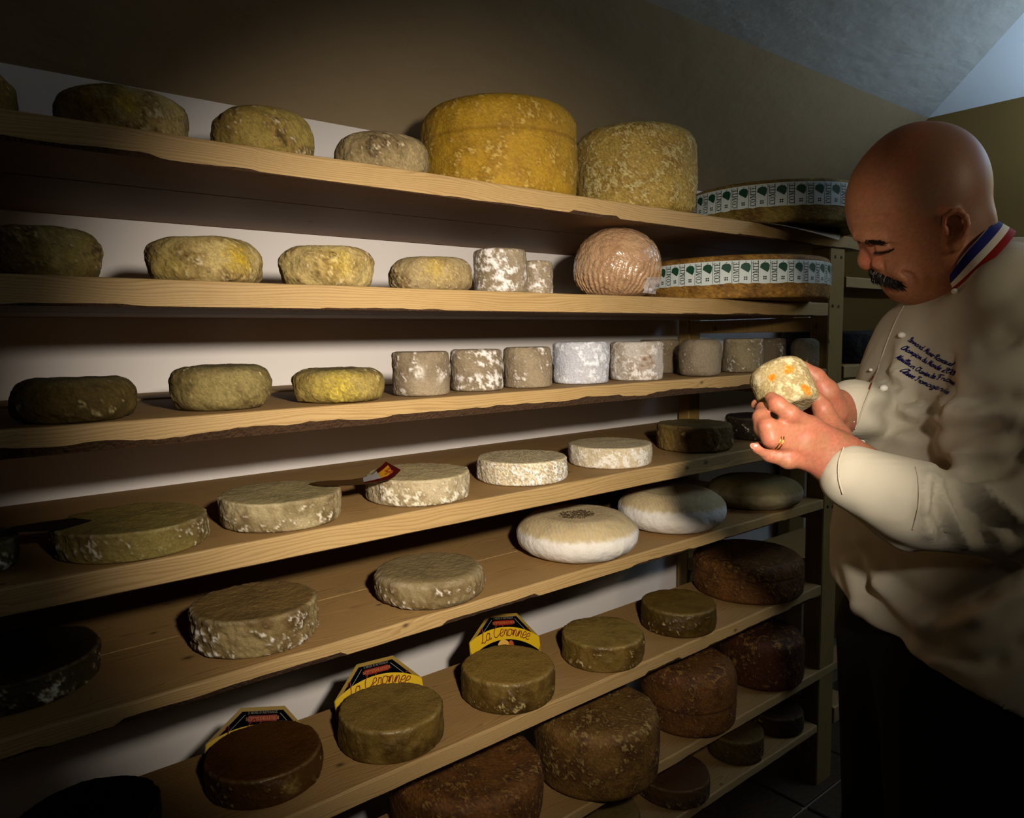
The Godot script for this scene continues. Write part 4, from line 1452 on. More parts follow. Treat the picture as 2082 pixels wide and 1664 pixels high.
func surface_nets(f: Field, lo: Vector3, hi: Vector3, cell: float, P: PackedVector3Array, I: PackedInt32Array) -> Array:
	# one vertex in each cell the surface crosses, one quad round each crossed edge; empty blocks are skipped
	var nx := int(ceil((hi.x - lo.x) / cell)) + 2
	var ny := int(ceil((hi.y - lo.y) / cell)) + 2
	var nz := int(ceil((hi.z - lo.z) / cell)) + 2
	var D := PackedFloat32Array()
	D.resize(nx * ny * nz)
	var bs := 5
	var live := []
	var reach := cell * bs * 0.5 * 1.74
	for bx in range(0, nx, bs):
		for by in range(0, ny, bs):
			for bz in range(0, nz, bs):
				var c := lo + Vector3(bx + bs * 0.5 - 0.5, by + bs * 0.5 - 0.5, bz + bs * 0.5 - 0.5) * cell
				var dc := f.d(c)
				var near := absf(dc) < (reach + cell * 1.5) * f.slack
				if near:
					live.append(Vector3i(bx, by, bz))
				for x in range(bx, mini(bx + bs, nx)):
					for y in range(by, mini(by + bs, ny)):
						var at := (x * ny + y) * nz
						for z in range(bz, mini(bz + bs, nz)):
							D[at + z] = f.d(lo + Vector3(x, y, z) * cell) if near else dc
	var V := PackedInt32Array()
	V.resize(nx * ny * nz)
	V.fill(-1)
	var sy := nz
	var sx := ny * nz
	var offs := [0, 1, sy, sy + 1, sx, sx + 1, sx + sy, sx + sy + 1]
	var co := [Vector3(0, 0, 0), Vector3(0, 0, 1), Vector3(0, 1, 0), Vector3(0, 1, 1), Vector3(1, 0, 0), Vector3(1, 0, 1), Vector3(1, 1, 0), Vector3(1, 1, 1)]
	var edges := [[0, 1], [2, 3], [4, 5], [6, 7], [0, 2], [1, 3], [4, 6], [5, 7], [0, 4], [1, 5], [2, 6], [3, 7]]
	var cells := PackedInt32Array()
	var seen := {}
	for b in live:
		for x in range(maxi(b.x - 1, 0), mini(b.x + bs, nx - 1)):
			for y in range(maxi(b.y - 1, 0), mini(b.y + bs, ny - 1)):
				for z in range(maxi(b.z - 1, 0), mini(b.z + bs, nz - 1)):
					var at := x * sx + y * sy + z
					if V[at] != -1:
						continue
					var inside := 0
					for k in 8:
						if D[at + offs[k]] < 0.0:
							inside += 1
					if inside == 0 or inside == 8:
						continue
					var s := Vector3.ZERO
					var m := 0
					for e in edges:
						var d0 := D[at + offs[e[0]]]
						var d1 := D[at + offs[e[1]]]
						if (d0 < 0.0) != (d1 < 0.0):
							s += (co[e[0]] as Vector3).lerp(co[e[1]], d0 / (d0 - d1))
							m += 1
					V[at] = P.size()
					P.append(lo + (Vector3(x, y, z) + s / m) * cell)
					cells.append(at)
	for at in cells:
		var d0 := D[at]
		for ax in 3:
			var st: int = [sx, sy, 1][ax]
			var u: int = [sy, 1, sx][ax]
			var v: int = [1, sx, sy][ax]
			var d1 := D[at + st]
			if (d0 < 0.0) == (d1 < 0.0) or at < u + v:
				continue
			var a := V[at]
			var b := V[at - u]
			var c := V[at - u - v]
			var e := V[at - v]
			if a < 0 or b < 0 or c < 0 or e < 0:
				continue
			if d0 < 0.0:
				I.append_array([a, c, b, a, e, c])
			else:
				I.append_array([a, b, c, a, c, e])
	return [P, I]


# ------------------------------------------------------------------ the man

var folds := []                                        # [a, b, width, depth]
var coat := Field.new()
var HEAD := W(1870, 440, 1.10)


func H(u: float, v: float, c: float) -> Vector3:       # a place in or on the head, c metres to its left of the middle plane (negative: the mirrored place)
	var n := (EYE - HEAD).normalized()
	var d := (W(u, v, 1.0) - EYE).normalized()
	var t := (absf(c) - (EYE - HEAD).dot(n)) / d.dot(n)
	var p := EYE + d * t
	return p if c >= 0.0 else p + n * (2.0 * c)


func fold(pts: Array, t: float, width: float, depth: float) -> void:
	for i in pts.size() - 1:
		folds.append([W(pts[i][0], pts[i][1], t), W(pts[i + 1][0], pts[i + 1][1], t), width, depth, FW])


func drape(p: Vector3) -> float:                       # how far the cloth lies out of its smooth shape
	var s := nA.get_noise_3dv(p * 0.55) * 0.0035
	var e := p - EYE
	var t := e.dot(FW)
	var q := EYE + e / t                               # folds are measured across the line of their ridge, at unit depth
	for f in folds:
		var a: Vector3 = f[0]
		var b: Vector3 = f[1]
		var ab := b - a
		var h := clampf((q - a).dot(ab) / ab.length_squared(), 0.0, 1.0)
		var dd := (q - a - ab * h).length()
		if dd < f[2] * 2.5:
			s += f[3] * 1.5 * exp(-dd * dd / (f[2] * f[2]))
	return clampf(s, -0.0105, 0.014)


func _person() -> void:
	var man := Node3D.new()
	man.name = "person"
	add_child(man)
	tag(man, "bald man with a moustache in a white jacket examining a cheese in his hands", "person")
	var hb := Basis(RT, UP, -FW)
	# ---- head
	var hd := Field.new()
	var hz := (EYE - HEAD).normalized()
	var hx0 := UP.cross(hz).normalized()
	var hh := Basis(hx0, hz.cross(hx0), hz)
	hd.ell(H(1865, 392, 0), hh, Vector3(0.0902, 0.1, 0.079), 0.01)
	hd.ell(H(1912, 400, 0), hh, Vector3(0.0546, 0.082, 0.078), 0.03)
	hd.ell(H(1788, 420, 0), hh, Vector3(0.0414, 0.062, 0.064), 0.03)
	hd.ell(H(1855, 500, 0), hh, Vector3(0.0458, 0.072, 0.064), 0.02)
	hd.ell(H(1815, 545, 0), hh, Vector3(0.0242, 0.034, 0.036), 0.014)
	hd.ell(H(1796, 500, 0), hh, Vector3(0.0194, 0.034, 0.046), 0.014)
	hd.cap(H(1925, 520, 0.05), H(1858, 577, 0.026), 0.026, 0.022, 0.03)
	hd.cap(H(1925, 520, -0.05), H(1858, 577, -0.026), 0.026, 0.022, 0.03)
	hd.cap(H(1838, 583, 0.008), H(1838, 583, -0.008), 0.0185, 0.0185, 0.018)
	hd.ell(H(1870, 560, 0), hh, Vector3(0.0352, 0.03, 0.045), 0.03)
	hd.cap(H(1766, 498, 0), H(1763, 522, 0), 0.0095, 0.012, 0.012)                          # nose
	hd.ell(H(1766, 531, 0), hh, Vector3(0.0150, 0.0150, 0.0165), 0.008)
	hd.cap(H(1912, 490, 0), H(1962, 590, 0), 0.056, 0.058, 0.03)                            # neck
	hd.cap(H(1972, 462, 0.02), H(1972, 462, -0.02), 0.028, 0.028, 0.03)
	var feats := []                                     # [path on the near cheek, r, offset, smooth, cut]
	feats.append([[[1744, 482], [1766, 487], [1792, 488]], 0.0085, -0.003, 0.012, 0])       # brow
	feats.append([[[1774, 503], [1786, 501]], 0.0065, 0.004, 0.010, 1])                     # socket
	feats.append([[[1788, 507], [1802, 506]], 0.0085, -0.0052, 0.004, 0])                   # lidded eye
	feats.append([[[1779, 513], [1792, 515], [1806, 511], [1820, 503]], 0.0016, 0.0003, 0.003, 1])
	feats.append([[[1782, 521], [1797, 524], [1814, 518]], 0.0013, 0.0004, 0.004, 1])
	feats.append([[[1793, 498], [1808, 497], [1822, 499]], 0.0012, 0.0003, 0.004, 1])
	feats.append([[[1822, 512], [1836, 509]], 0.0009, 0.0003, 0.003, 1])
	feats.append([[[1734, 447], [1765, 441], [1800, 439]], 0.0010, 0.0004, 0.004, 1])
	feats.append([[[1781, 538], [1787, 541]], 0.0085, -0.003, 0.004, 0])                    # nostril wing
	feats.append([[[1793, 527], [1797, 538], [1801, 549]], 0.0022, 0.0006, 0.004, 1])
	feats.append([[[1812, 545], [1830, 553], [1842, 562]], 0.006, -0.0034, 0.014, 0])        # cheek roll
	feats.append([[[1838, 553], [1850, 561], [1857, 572], [1861, 584]], 0.0022, 0.0008, 0.008, 1])
	feats.append([[[1884, 552], [1888, 572], [1886, 590]], 0.0030, 0.0012, 0.010, 1])
	feats.append([[[1806, 581], [1824, 583]], 0.0045, -0.0012, 0.006, 0])                   # lower lip
	feats.append([[[1808, 589], [1826, 591]], 0.0016, 0.0006, 0.006, 1])
	var placed := []
	for q in feats:
		var line := []
		for xy in q[0]:
			var hp := hd.hit(EYE, (W(xy[0], xy[1], 1.0) - EYE).normalized(), 0.9)
			line.append(hp + hd.grad(hp) * q[2])
		placed.append(line)
	for k in feats.size():
		for i in placed[k].size() - 1:
			var p0: Vector3 = placed[k][i]
			var p1: Vector3 = placed[k][i + 1]
			for sd in 2:
				hd.cap(p0, p1, feats[k][1], feats[k][1], feats[k][3], feats[k][4])
				p0 -= hz * 2.0 * (p0 - HEAD).dot(hz)
				p1 -= hz * 2.0 * (p1 - HEAD).dot(hz)
	# ears
	for s in [1.0, -1.0]:
		var ez: float = 0.079 * s
		hd.ell(H(1942, 468, ez * 0.97), hh, Vector3(0.0154, 0.029, 0.008), 0.006)
		var hx := [[1921, 456], [1925, 440], [1937, 430], [1951, 430], [1962, 441], [1966, 458], [1961, 475], [1951, 489], [1940, 499], [1932, 503]]
		for i in hx.size() - 1:
			hd.cap(H(hx[i][0], hx[i][1], ez + 0.010 * s), H(hx[i + 1][0], hx[i + 1][1], ez + 0.010 * s), 0.0042, 0.0042, 0.004)
		hd.cap(H(1935, 503, ez + 0.004 * s), H(1930, 498, ez + 0.002 * s), 0.0065, 0.006, 0.006)
		hd.ell(H(1937, 466, ez + 0.012 * s), hh, Vector3(0.0092, 0.0125, 0.009), 0.004, 1)
		hd.cap(H(1930, 446, ez + 0.011 * s), H(1950, 449, ez + 0.011 * s), 0.0035, 0.003, 0.004, 1)
		hd.cap(H(1950, 449, ez + 0.011 * s), H(1957, 464, ez + 0.011 * s), 0.003, 0.002, 0.004, 1)
		hd.cap(H(1922, 466, ez + 0.006 * s), H(1923, 474, ez + 0.006 * s), 0.0045, 0.0045, 0.004)
	var P := PackedVector3Array()
	var I := PackedInt32Array()
	var hc := W(1870, 440, 1.10)
	var r := surface_nets(hd, hc - Vector3(0.185, 0.185, 0.185), hc + Vector3(0.185, 0.155, 0.185), 0.0031, P, I)
	P = r[0]
	I = r[1]
	var nh := P.size()
	# ---- left hand (near), fingers under the cheese
	var lh := Field.new()
	var wl := W(1738, 955, 0.96)
	var mcp := [W(1650, 868, 0.958), W(1640, 890, 0.948), W(1636, 914, 0.947), W(1640, 938, 0.955)]
	for k in 4:
		lh.cap(W([1705, 1712, 1716, 1718][k], [915, 935, 955, 972][k], 0.965), mcp[k], [0.0235, 0.0235, 0.0215, 0.018][k], [0.0132, 0.0135, 0.0122, 0.0108][k], 0.016)
	lh.cap(wl, W(1706, 940, 0.965), 0.029, 0.028, 0.02)
	lh.cap(W(1770, 968, 0.955), wl, 0.032, 0.029, 0.02)
	_finger(lh, [mcp[0], W(1605, 842, 0.938), W(1580, 822, 0.944), W(1569, 810, 0.955)], [0.0125, 0.0108, 0.0096, 0.0086])
	_finger(lh, [mcp[1], W(1561, 868, 0.937), W(1547, 849, 0.954), W(1549, 830, 0.974)], [0.0122, 0.0102, 0.0094, 0.0084])
	_finger(lh, [mcp[2], W(1568, 893, 0.936), W(1550, 872, 0.952), W(1552, 850, 0.975)], [0.0118, 0.0104, 0.0092, 0.008])
	_finger(lh, [mcp[3], W(1602, 937, 0.944), W(1566, 925, 0.95), W(1539, 911, 0.956)], [0.0108, 0.0098, 0.0088, 0.0076])
	_finger(lh, [W(1700, 888, 0.985), W(1682, 856, 1.0), W(1672, 830, 1.005), W(1662, 812, 1.0)], [0.02, 0.0145, 0.0118, 0.0098])
	var lo := Vector3(1e3, 1e3, 1e3)
	var hi := -lo
	for i in lh.n:
		for q in [lh.A[i], lh.A[i] + lh.B[i]]:
			lo = lo.min(q)
			hi = hi.max(q)
	r = surface_nets(lh, lo - Vector3.ONE * 0.036, hi + Vector3.ONE * 0.036, 0.0028, P, I)
	P = r[0]
	I = r[1]
	# ---- right hand (far), its thumb along the far side of the cheese
	var rh := Field.new()
	var wr := W(1722, 842, 1.09)
	rh.cap(wr, wr.lerp(W(1890, 905, 1.36), 0.2), 0.03, 0.031, 0.02)
	for k in 4:
		rh.cap(W(1692, [822, 832, 842, 852][k], 1.075), W([1672, 1672, 1672, 1676][k], [806, 822, 840, 856][k], 1.068), 0.024, 0.0125, 0.016)
	_finger(rh, [W(1690, 836, 1.055), W(1678, 798, 1.038), W(1658, 768, 1.036), W(1632, 748, 1.036)], [0.024, 0.0175, 0.0125, 0.0098])
	_finger(rh, [W(1672, 806, 1.068), W(1614, 778, 1.066), W(1578, 778, 1.052), W(1558, 786, 1.04)], [0.0122, 0.0105, 0.0094, 0.0084])
	_finger(rh, [W(1672, 822, 1.068), W(1608, 800, 1.07), W(1568, 802, 1.052), W(1550, 808, 1.035)], [0.0122, 0.0108, 0.0096, 0.0084])
	_finger(rh, [W(1672, 840, 1.068), W(1605, 822, 1.066), W(1558, 820, 1.045), W(1539, 823, 1.022)], [0.0118, 0.0104, 0.0092, 0.0082])
	_finger(rh, [W(1676, 856, 1.066), W(1622, 846, 1.058), W(1586, 842, 1.04), W(1566, 842, 1.025)], [0.0108, 0.0096, 0.0086, 0.0076])
	lo = Vector3(1e3, 1e3, 1e3)
	hi = -lo
	for i in rh.n:
		for q in [rh.A[i], rh.A[i] + rh.B[i]]:
			lo = lo.min(q)
			hi = hi.max(q)
	r = surface_nets(rh, lo - Vector3.ONE * 0.036, hi + Vector3.ONE * 0.036, 0.003, P, I)
	P = r[0]
	I = r[1]
	var nhand := P.size()
	# ---- trunk, arms and legs under the clothes
	var sl := W(2065, 665, 1.045)
	var el := W(2085, 1045, 0.93)
	var sr := W(1965, 640, 1.31)
	var er := W(1890, 905, 1.36)
	var hip := W(1895, 1290, 1.16)
	var fl := -FW
	fl.y = 0
	fl = fl.normalized()
	var foot_l := Vector3(hip.x, 0.08, hip.z) + fl * 0.10 + Vector3(-0.02, 0, 0)
	var foot_r := Vector3(hip.x, 0.08, hip.z) - fl * 0.10 + Vector3(0.0, 0, 0)
	var bd := Field.new()
	bd.cap(W(1980, 700, 1.13), W(1930, 1000, 1.16), 0.06, 0.10, 0.05)
	bd.cap(W(1960, 590, 1.12), W(1980, 700, 1.13), 0.045, 0.05, 0.02)
	bd.cap(W(1930, 1000, 1.16), hip, 0.10, 0.10, 0.05)
	bd.cap(W(1980, 700, 1.12), sl, 0.04, 0.035, 0.03)
	bd.cap(W(1980, 700, 1.14), sr, 0.04, 0.035, 0.03)
	bd.cap(sl, el, 0.038, 0.034, 0.02)
	bd.cap(el, wl, 0.034, 0.024, 0.02)
	bd.cap(sr, er, 0.038, 0.034, 0.02)
	bd.cap(er, wr, 0.034, 0.024, 0.02)
	for q in [foot_l, foot_r]:
		bd.cap(hip.lerp(q, 0.08) + (q - hip) * Vector3(0.6, 0, 0.6), q, 0.07, 0.035, 0.04)
	lo = Vector3(minf(er.x, 0.8), 0.02, 0.25)
	r = surface_nets(bd, Vector3(0.8, 0.0, 0.25), Vector3(1.62, 1.52, 1.0), 0.016, P, I)
	P = r[0]
	I = r[1]
	var C := PackedColorArray()
	C.resize(P.size())
	for i in P.size():
		var p := P[i]
		var e := p - EYE
		var t := e.dot(FW)
		var u := 1041.0 + FPX * e.dot(RT) / t          # measured places on the head
		var v := 832.0 - FPX * e.dot(UP) / t
		var n1 := nB.get_noise_3dv(p * 0.6)
		var n2 := nC.get_noise_3dv(p)
		var c := Color(0.54, 0.35, 0.25)
		if i < nh:
			c = Color(0.62, 0.42, 0.30).lerp(Color(0.66, 0.39, 0.28), clampf(0.5 + n1, 0.0, 1.0) * 0.6)
			# clipped hair on the sides and back of the skull
			var hair := smoothstep(1815.0, 1900.0, u + (v - 400.0) * 0.25) * smoothstep(478.0, 420.0, v + maxf(0.0, 1935.0 - u) * 0.55 - 12.0)
			if (p - HEAD).dot(hz) > 0.079 and u > 1905.0 and u < 1975.0 and v > 420.0:
				hair = 0.0
			elif u > 1965.0:
				hair = maxf(hair, smoothstep(1962.0, 1985.0, u) * smoothstep(505.0, 470.0, v))
			c = c.lerp(Color(0.50, 0.385, 0.32), clampf(hair * (0.75 + n2 * 0.6), 0.0, 0.9))
			var nose := exp(-(pow(u - 1768.0, 2.0) + pow(v - 530.0, 2.0)) / 500.0)
			c = c.lerp(Color(0.74, 0.40, 0.32), nose * 0.7)
			var jaw := smoothstep(545.0, 580.0, v) * smoothstep(1795.0, 1815.0, u)
			c = c.lerp(Color(0.52, 0.33, 0.22), jaw * 0.4)
		elif i < nhand:
			c = Color(0.58, 0.385, 0.285).lerp(Color(0.62, 0.37, 0.29), clampf(0.5 + n1 * 1.2, 0.0, 1.0))
		C[i] = c * (1.0 + n2 * 0.10)
		C[i].a = 1.0
	mi("body", index_mesh(P, I, C), M.skin, man)
	_face_hair(man, hd)
	_nails(man, lh)
	# ---- the jacket
	var o := W(1890, 1100, 1.16)
	coat.sec_o = o
	coat.sec_b = hb
	var px := 1.16 / FPX
	for s in [[1500, 1745, 2085, 0.215], [1300, 1727, 2090, 0.212], [1200, 1719, 2096, 0.208], [1100, 1720, 2106, 0.203], [950, 1734, 2120, 0.198], [860, 1752, 2125, 0.194], [770, 1770, 2126, 0.188], [700, 1794, 2122, 0.18], [650, 1812, 2115, 0.165], [625, 1824, 2110, 0.135], [610, 1848, 2095, 0.105], [598, 1895, 2080, 0.06]]:
		coat.sec.append([(1100.0 - s[0]) * px, ((s[1] + s[2]) * 0.5 - 1890.0) * px, (s[2] - s[1]) * 0.5 * px, s[3]])
	coat.cap(W(1940, 655, 1.115), W(2065, 556, 1.13), 0.05, 0.055, 0.04)
	coat.cap(W(1990, 650, 1.10), W(2070, 642, 1.045), 0.05, 0.072, 0.09)
	coat.cap(W(1985, 640, 1.16), sr, 0.05, 0.074, 0.04)
	coat.cap(W(2070, 642, 1.045), W(2030, 855, 0.95), 0.072, 0.066, 0.04)
	coat.cap(W(2030, 855, 0.95), W(2092, 1052, 0.92), 0.066, 0.062, 0.035)
	coat.cap(W(2092, 1052, 0.92), W(1880, 1030, 0.91), 0.062, 0.05, 0.03)
	coat.cap(W(1880, 1030, 0.91), W(1732, 968, 0.945), 0.05, 0.0385, 0.01)
	coat.cap(W(1850, 1020, 0.912), W(1738, 971, 0.943), 0.0535, 0.0425, 0.004)              # turned-back cuff
	coat.cap(W(1745, 1036, 0.945), W(1840, 1092, 0.925), 0.010, 0.014, 0.012)
	coat.cap(W(1790, 1072, 0.935), W(1840, 1105, 0.925), 0.010, 0.010, 0.012)
	coat.cap(sr, er, 0.072, 0.055, 0.02)
	coat.cap(er, W(1735, 829, 1.095), 0.06, 0.043, 0.02)
	var nc := H(1984, 541, 0.0)
	var na := (H(2050, 474, 0.0) - H(1915, 604, 0.0)) * 0.5
	var nb := hz * 0.082
	for k in 16:
		var t0 := TAU * k / 16.0
		var t1 := TAU * (k + 1) / 16.0
		coat.cap(nc + na * cos(t0) + nb * sin(t0) - UP * 0.036, nc + na * cos(t1) + nb * sin(t1) - UP * 0.036, 0.014, 0.014, 0.03)
	var pa := W(1697, 1208, 1.16)
	var pb := W(1945, 1408, 0.962)
	var pc := W(2085, 1382, 1.10)
	var cn := (pb - pa).cross(pc - pa).normalized()
	if cn.y < 0:
		cn = -cn
	coat.cut_n = cn
	coat.cut_d = cn.dot(pa)
	coat.slack = 2.0
	_folds()
	var CP := PackedVector3Array()
	var CI := PackedInt32Array()
	r = surface_nets(coat, Vector3(0.82, 0.76, 0.24), Vector3(1.56, 1.52, 0.98), 0.0058, CP, CI)
	CP = r[0]
	CI = r[1]
	CP = relax(CP, CI, 3)
	var CN := PackedVector3Array()
	CN.resize(CP.size())
	for k in range(0, CI.size(), 3):
		var nn := (CP[CI[k + 2]] - CP[CI[k]]).cross(CP[CI[k + 1]] - CP[CI[k]])
		for i in 3:
			CN[CI[k + i]] += nn
	var CC := PackedColorArray()
	CC.resize(CP.size())
	for i in CP.size():
		var p := CP[i]
		CP[i] = p + CN[i].normalized() * drape(p)
		CC[i] = Color(1, 1, 1)
	CP = relax(CP, CI, 1)
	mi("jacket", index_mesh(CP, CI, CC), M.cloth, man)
	_jacket_details(man)
	# ---- trousers and shoes
	var tr := Field.new()
	tr.ell(hip + Vector3(0.0, 0.02, 0), Basis(Vector3(RT.x, 0, RT.z).normalized(), Vector3.UP, fl), Vector3(0.095, 0.14, 0.14), 0.05)
	for q in [foot_l, foot_r]:
		var top: Vector3 = hip.lerp(q, 0.05) + (q - hip) * Vector3(0.75, 0, 0.75)
		var knee: Vector3 = top.lerp(q, 0.52)
		tr.cap(top, knee, 0.105, 0.08, 0.06)
		tr.cap(knee, q, 0.08, 0.068, 0.03)
	var TP := PackedVector3Array()
	var TI := PackedInt32Array()
	r = surface_nets(tr, Vector3(0.9, 0.0, 0.2), Vector3(1.55, 1.1, 1.0), 0.012, TP, TI)
	mi("trousers", index_mesh(r[0], r[1]), M.trousers, man)
	for q in [foot_l, foot_r]:
		var sf := Field.new()
		var back := Vector3(RT.x, 0, RT.z).normalized()
		sf.cap(Vector3(q.x, 0.045, q.z) + back * 0.05, Vector3(q.x, 0.036, q.z) - back * 0.14, 0.044, 0.036, 0.02)
		sf.cap(Vector3(q.x, 0.11, q.z), Vector3(q.x, 0.05, q.z), 0.045, 0.045, 0.02)
		var SP := PackedVector3Array()
		var SI := PackedInt32Array()
		r = surface_nets(sf, Vector3(q.x - 0.25, -0.02, q.z - 0.25), Vector3(q.x + 0.25, 0.18, q.z + 0.25), 0.009, SP, SI)
		mi("shoe", index_mesh(r[0], r[1]), M.shoe, man)
	# ---- the cheese he holds
	var ax := (UP * 0.90 - RT * 0.24 + FW * 0.36).normalized()
	var x0 := ax.cross(Vector3(0.2, 0.3, 0.9)).normalized()
	var place := Transform3D(Basis(x0, ax, x0.cross(ax)), W(1611, 832, 1.0))
	var inv := place.affine_inverse()
	var stains := []
	for q in [[1605, 751, 0.0052], [1571, 769, 0.0042], [1640, 791, 0.0055], [1600, 756, 0.003], [1645, 800, 0.003]]:
		var dirv := W(q[0], q[1], 1.0) - EYE
		var tt := 0.86
		while tt < 1.15:                               # where the line of sight meets the cheese
			var lp: Vector3 = inv * (EYE + dirv * tt)
			if Vector2(lp.x, lp.z).length() < 0.039 and lp.y < 0.068 and lp.y > 0.0:
				stains.append([lp, q[2]])
				break
			tt += 0.0008
	var held := cheese("h1", looks().goat, "crot", 0, 0.0, 0.0, 0.0395, 0.068, "held_cheese", "small rounded goat cheese with orange mould spots held in the man's hands", "", {"base": Color(0.68, 0.60, 0.42), "dark": Color(0.56, 0.47, 0.30), "wt": 0.02, "white": Color(0.80, 0.74, 0.58), "step": 0.0011, "a1": 0.002, "a2": 0.0005, "a3": 0.0003, "yel": Color(0.86, 0.46, 0.05), "pts": stains})
	held.transform = place
	var st: SurfaceTool
	# ---- rings on the fourth finger
	for k in 2:
		st = st_new()
		var ra: Vector3 = mcp[2]
		var rb := W(1568, 893, 0.936)
		var f := 0.80 + k * 0.085
		var rc := ra.lerp(rb, f)
		var dr := (rb - ra).normalized()
		var q1 := dr.cross(Vector3.UP).normalized()
		var q2 := dr.cross(q1)
		var loop := []
		for i in 28:
			loop.append(rc + (q1 * cos(TAU * i / 28.0) + q2 * sin(TAU * i / 28.0)) * 0.0112)
		tube(st, loop, 0.0012, 6, true)
		mi("gold_ring", done(st), M.gold, man)


func _finger(f: Field, p: Array, r: Array) -> void:
	for i in 3:
		f.cap(p[i], p[i + 1], r[i], r[i + 1], 0.0075)


func _nails(man: Node, lh: Field) -> void:
	for q in [[1533, 908, 0.0052]]:
		var dir := (W(q[0], q[1], 1.0) - EYE)
		var p := lh.hit(EYE, dir.normalized(), 0.8)
		var g := lh.grad(p)
		var s1 := (W(1560, 922, 0.95) - W(1536, 908, 0.956)).normalized()
		var s2 := g.cross(s1).normalized()
		var st := st_new()
		for i in 10:
			var a := TAU * i / 10.0
			var b := TAU * (i + 1) / 10.0
			st.add_vertex(p + g * 0.0007); st.add_vertex(p + (s1 * cos(b) * 1.1 + s2 * sin(b) * 0.8) * q[2] - g * 0.0004); st.add_vertex(p + (s1 * cos(a) * 1.1 + s2 * sin(a) * 0.8) * q[2] - g * 0.0004)
		mi("fingernail", done(st), mat(Color(0.62, 0.42, 0.34), 0.35), man)


func _face_hair(man: Node, hd: Field) -> void:
	# moustache of single strands, and eyebrows, rooted in the skin of the near side and mirrored
	rng.seed = 33
	var hz := (EYE - HEAD).normalized()
	var st := st_new()
	for k in 520:
		var f := rng.randf()
		var u := lerpf(1766, 1829, f) + rng.randf_range(-3, 3)
		var v := lerpf(552, 577, f) + rng.randf_range(-7, 5) * (1.0 - f * 0.4)
		var p := hd.hit(EYE, (W(u, v, 1.0) - EYE).normalized(), 0.9)
		var g := hd.grad(p)
		var down := (-UP * lerpf(1.0, 0.5, f) + RT * lerpf(0.1, 0.9, f)).normalized()
		down = (down - g * down.dot(g)).normalized()
		var l := rng.randf_range(0.007, 0.014)
		var th := rng.randf_range(0.002, 0.0075) * (1.0 - f * 0.45)
		var jit := Vector3(rng.randfn(), rng.randfn(), rng.randfn()) * 0.0008
		var gr := rng.randf()
		st.set_color(Color(0.07, 0.055, 0.05).lerp(Color(0.50, 0.46, 0.42), gr * gr * gr * (1.0 if f < 0.55 else 0.5)))
		var pts := [p - g * 0.001, p + g * th * 0.8 + down * l * 0.3, p + g * th + down * l * 0.65 + jit, p + g * th * 0.5 + down * l + jit * 2.0]
		for sd in 2:
			tube(st, pts, [0.0007, 0.0007, 0.0005, 0.0002], 3)
			for i in 4:
				pts[i] -= hz * 2.0 * (pts[i] - HEAD).dot(hz)
	mi("moustache", done(st), M.hair, man)
	var both := [st_new(), st_new()]
	for k in 90:
		var f := rng.randf()
		var p := hd.hit(EYE, (W(lerpf(1741, 1795, f), lerpf(487, 492, f) + rng.randf_range(-3, 3), 1.0) - EYE).normalized(), 0.9)
		var g := hd.grad(p)
		var dn := (RT * 0.9 - UP * 0.3 + g * 0.3).normalized()
		var pts := [p - g * 0.001, p + dn * 0.004 + g * 0.0012, p + dn * 0.008]
		for sd in 2:
			both[sd].set_color(Color(0.10, 0.07, 0.055))
			tube(both[sd], pts, [0.0006, 0.0005, 0.0002], 3)
			for i in 3:
				pts[i] -= hz * 2.0 * (pts[i] - HEAD).dot(hz)
	var lash := st_new()
	for k in 40:
		var f := k / 39.0
		var p := hd.hit(EYE, (W(lerpf(1779, 1818, f), lerpf(512.5, 504, f) + sin(f * PI) * 3.0, 1.0) - EYE).normalized(), 0.9)
		var g := hd.grad(p)
		var dn := (-UP + RT * (f - 0.6) * 0.6).normalized()
		lash.set_color(Color(0.12, 0.07, 0.05))
		tube(lash, [p, p + g * 0.0012 + dn * 0.0012, p + g * 0.0018 + dn * 0.003], [0.0005, 0.0004, 0.0001], 3)
	mi("eyelashes", done(lash), M.hair, man)
	for b in both:
		mi("eyebrow", done(b), M.hair, man)


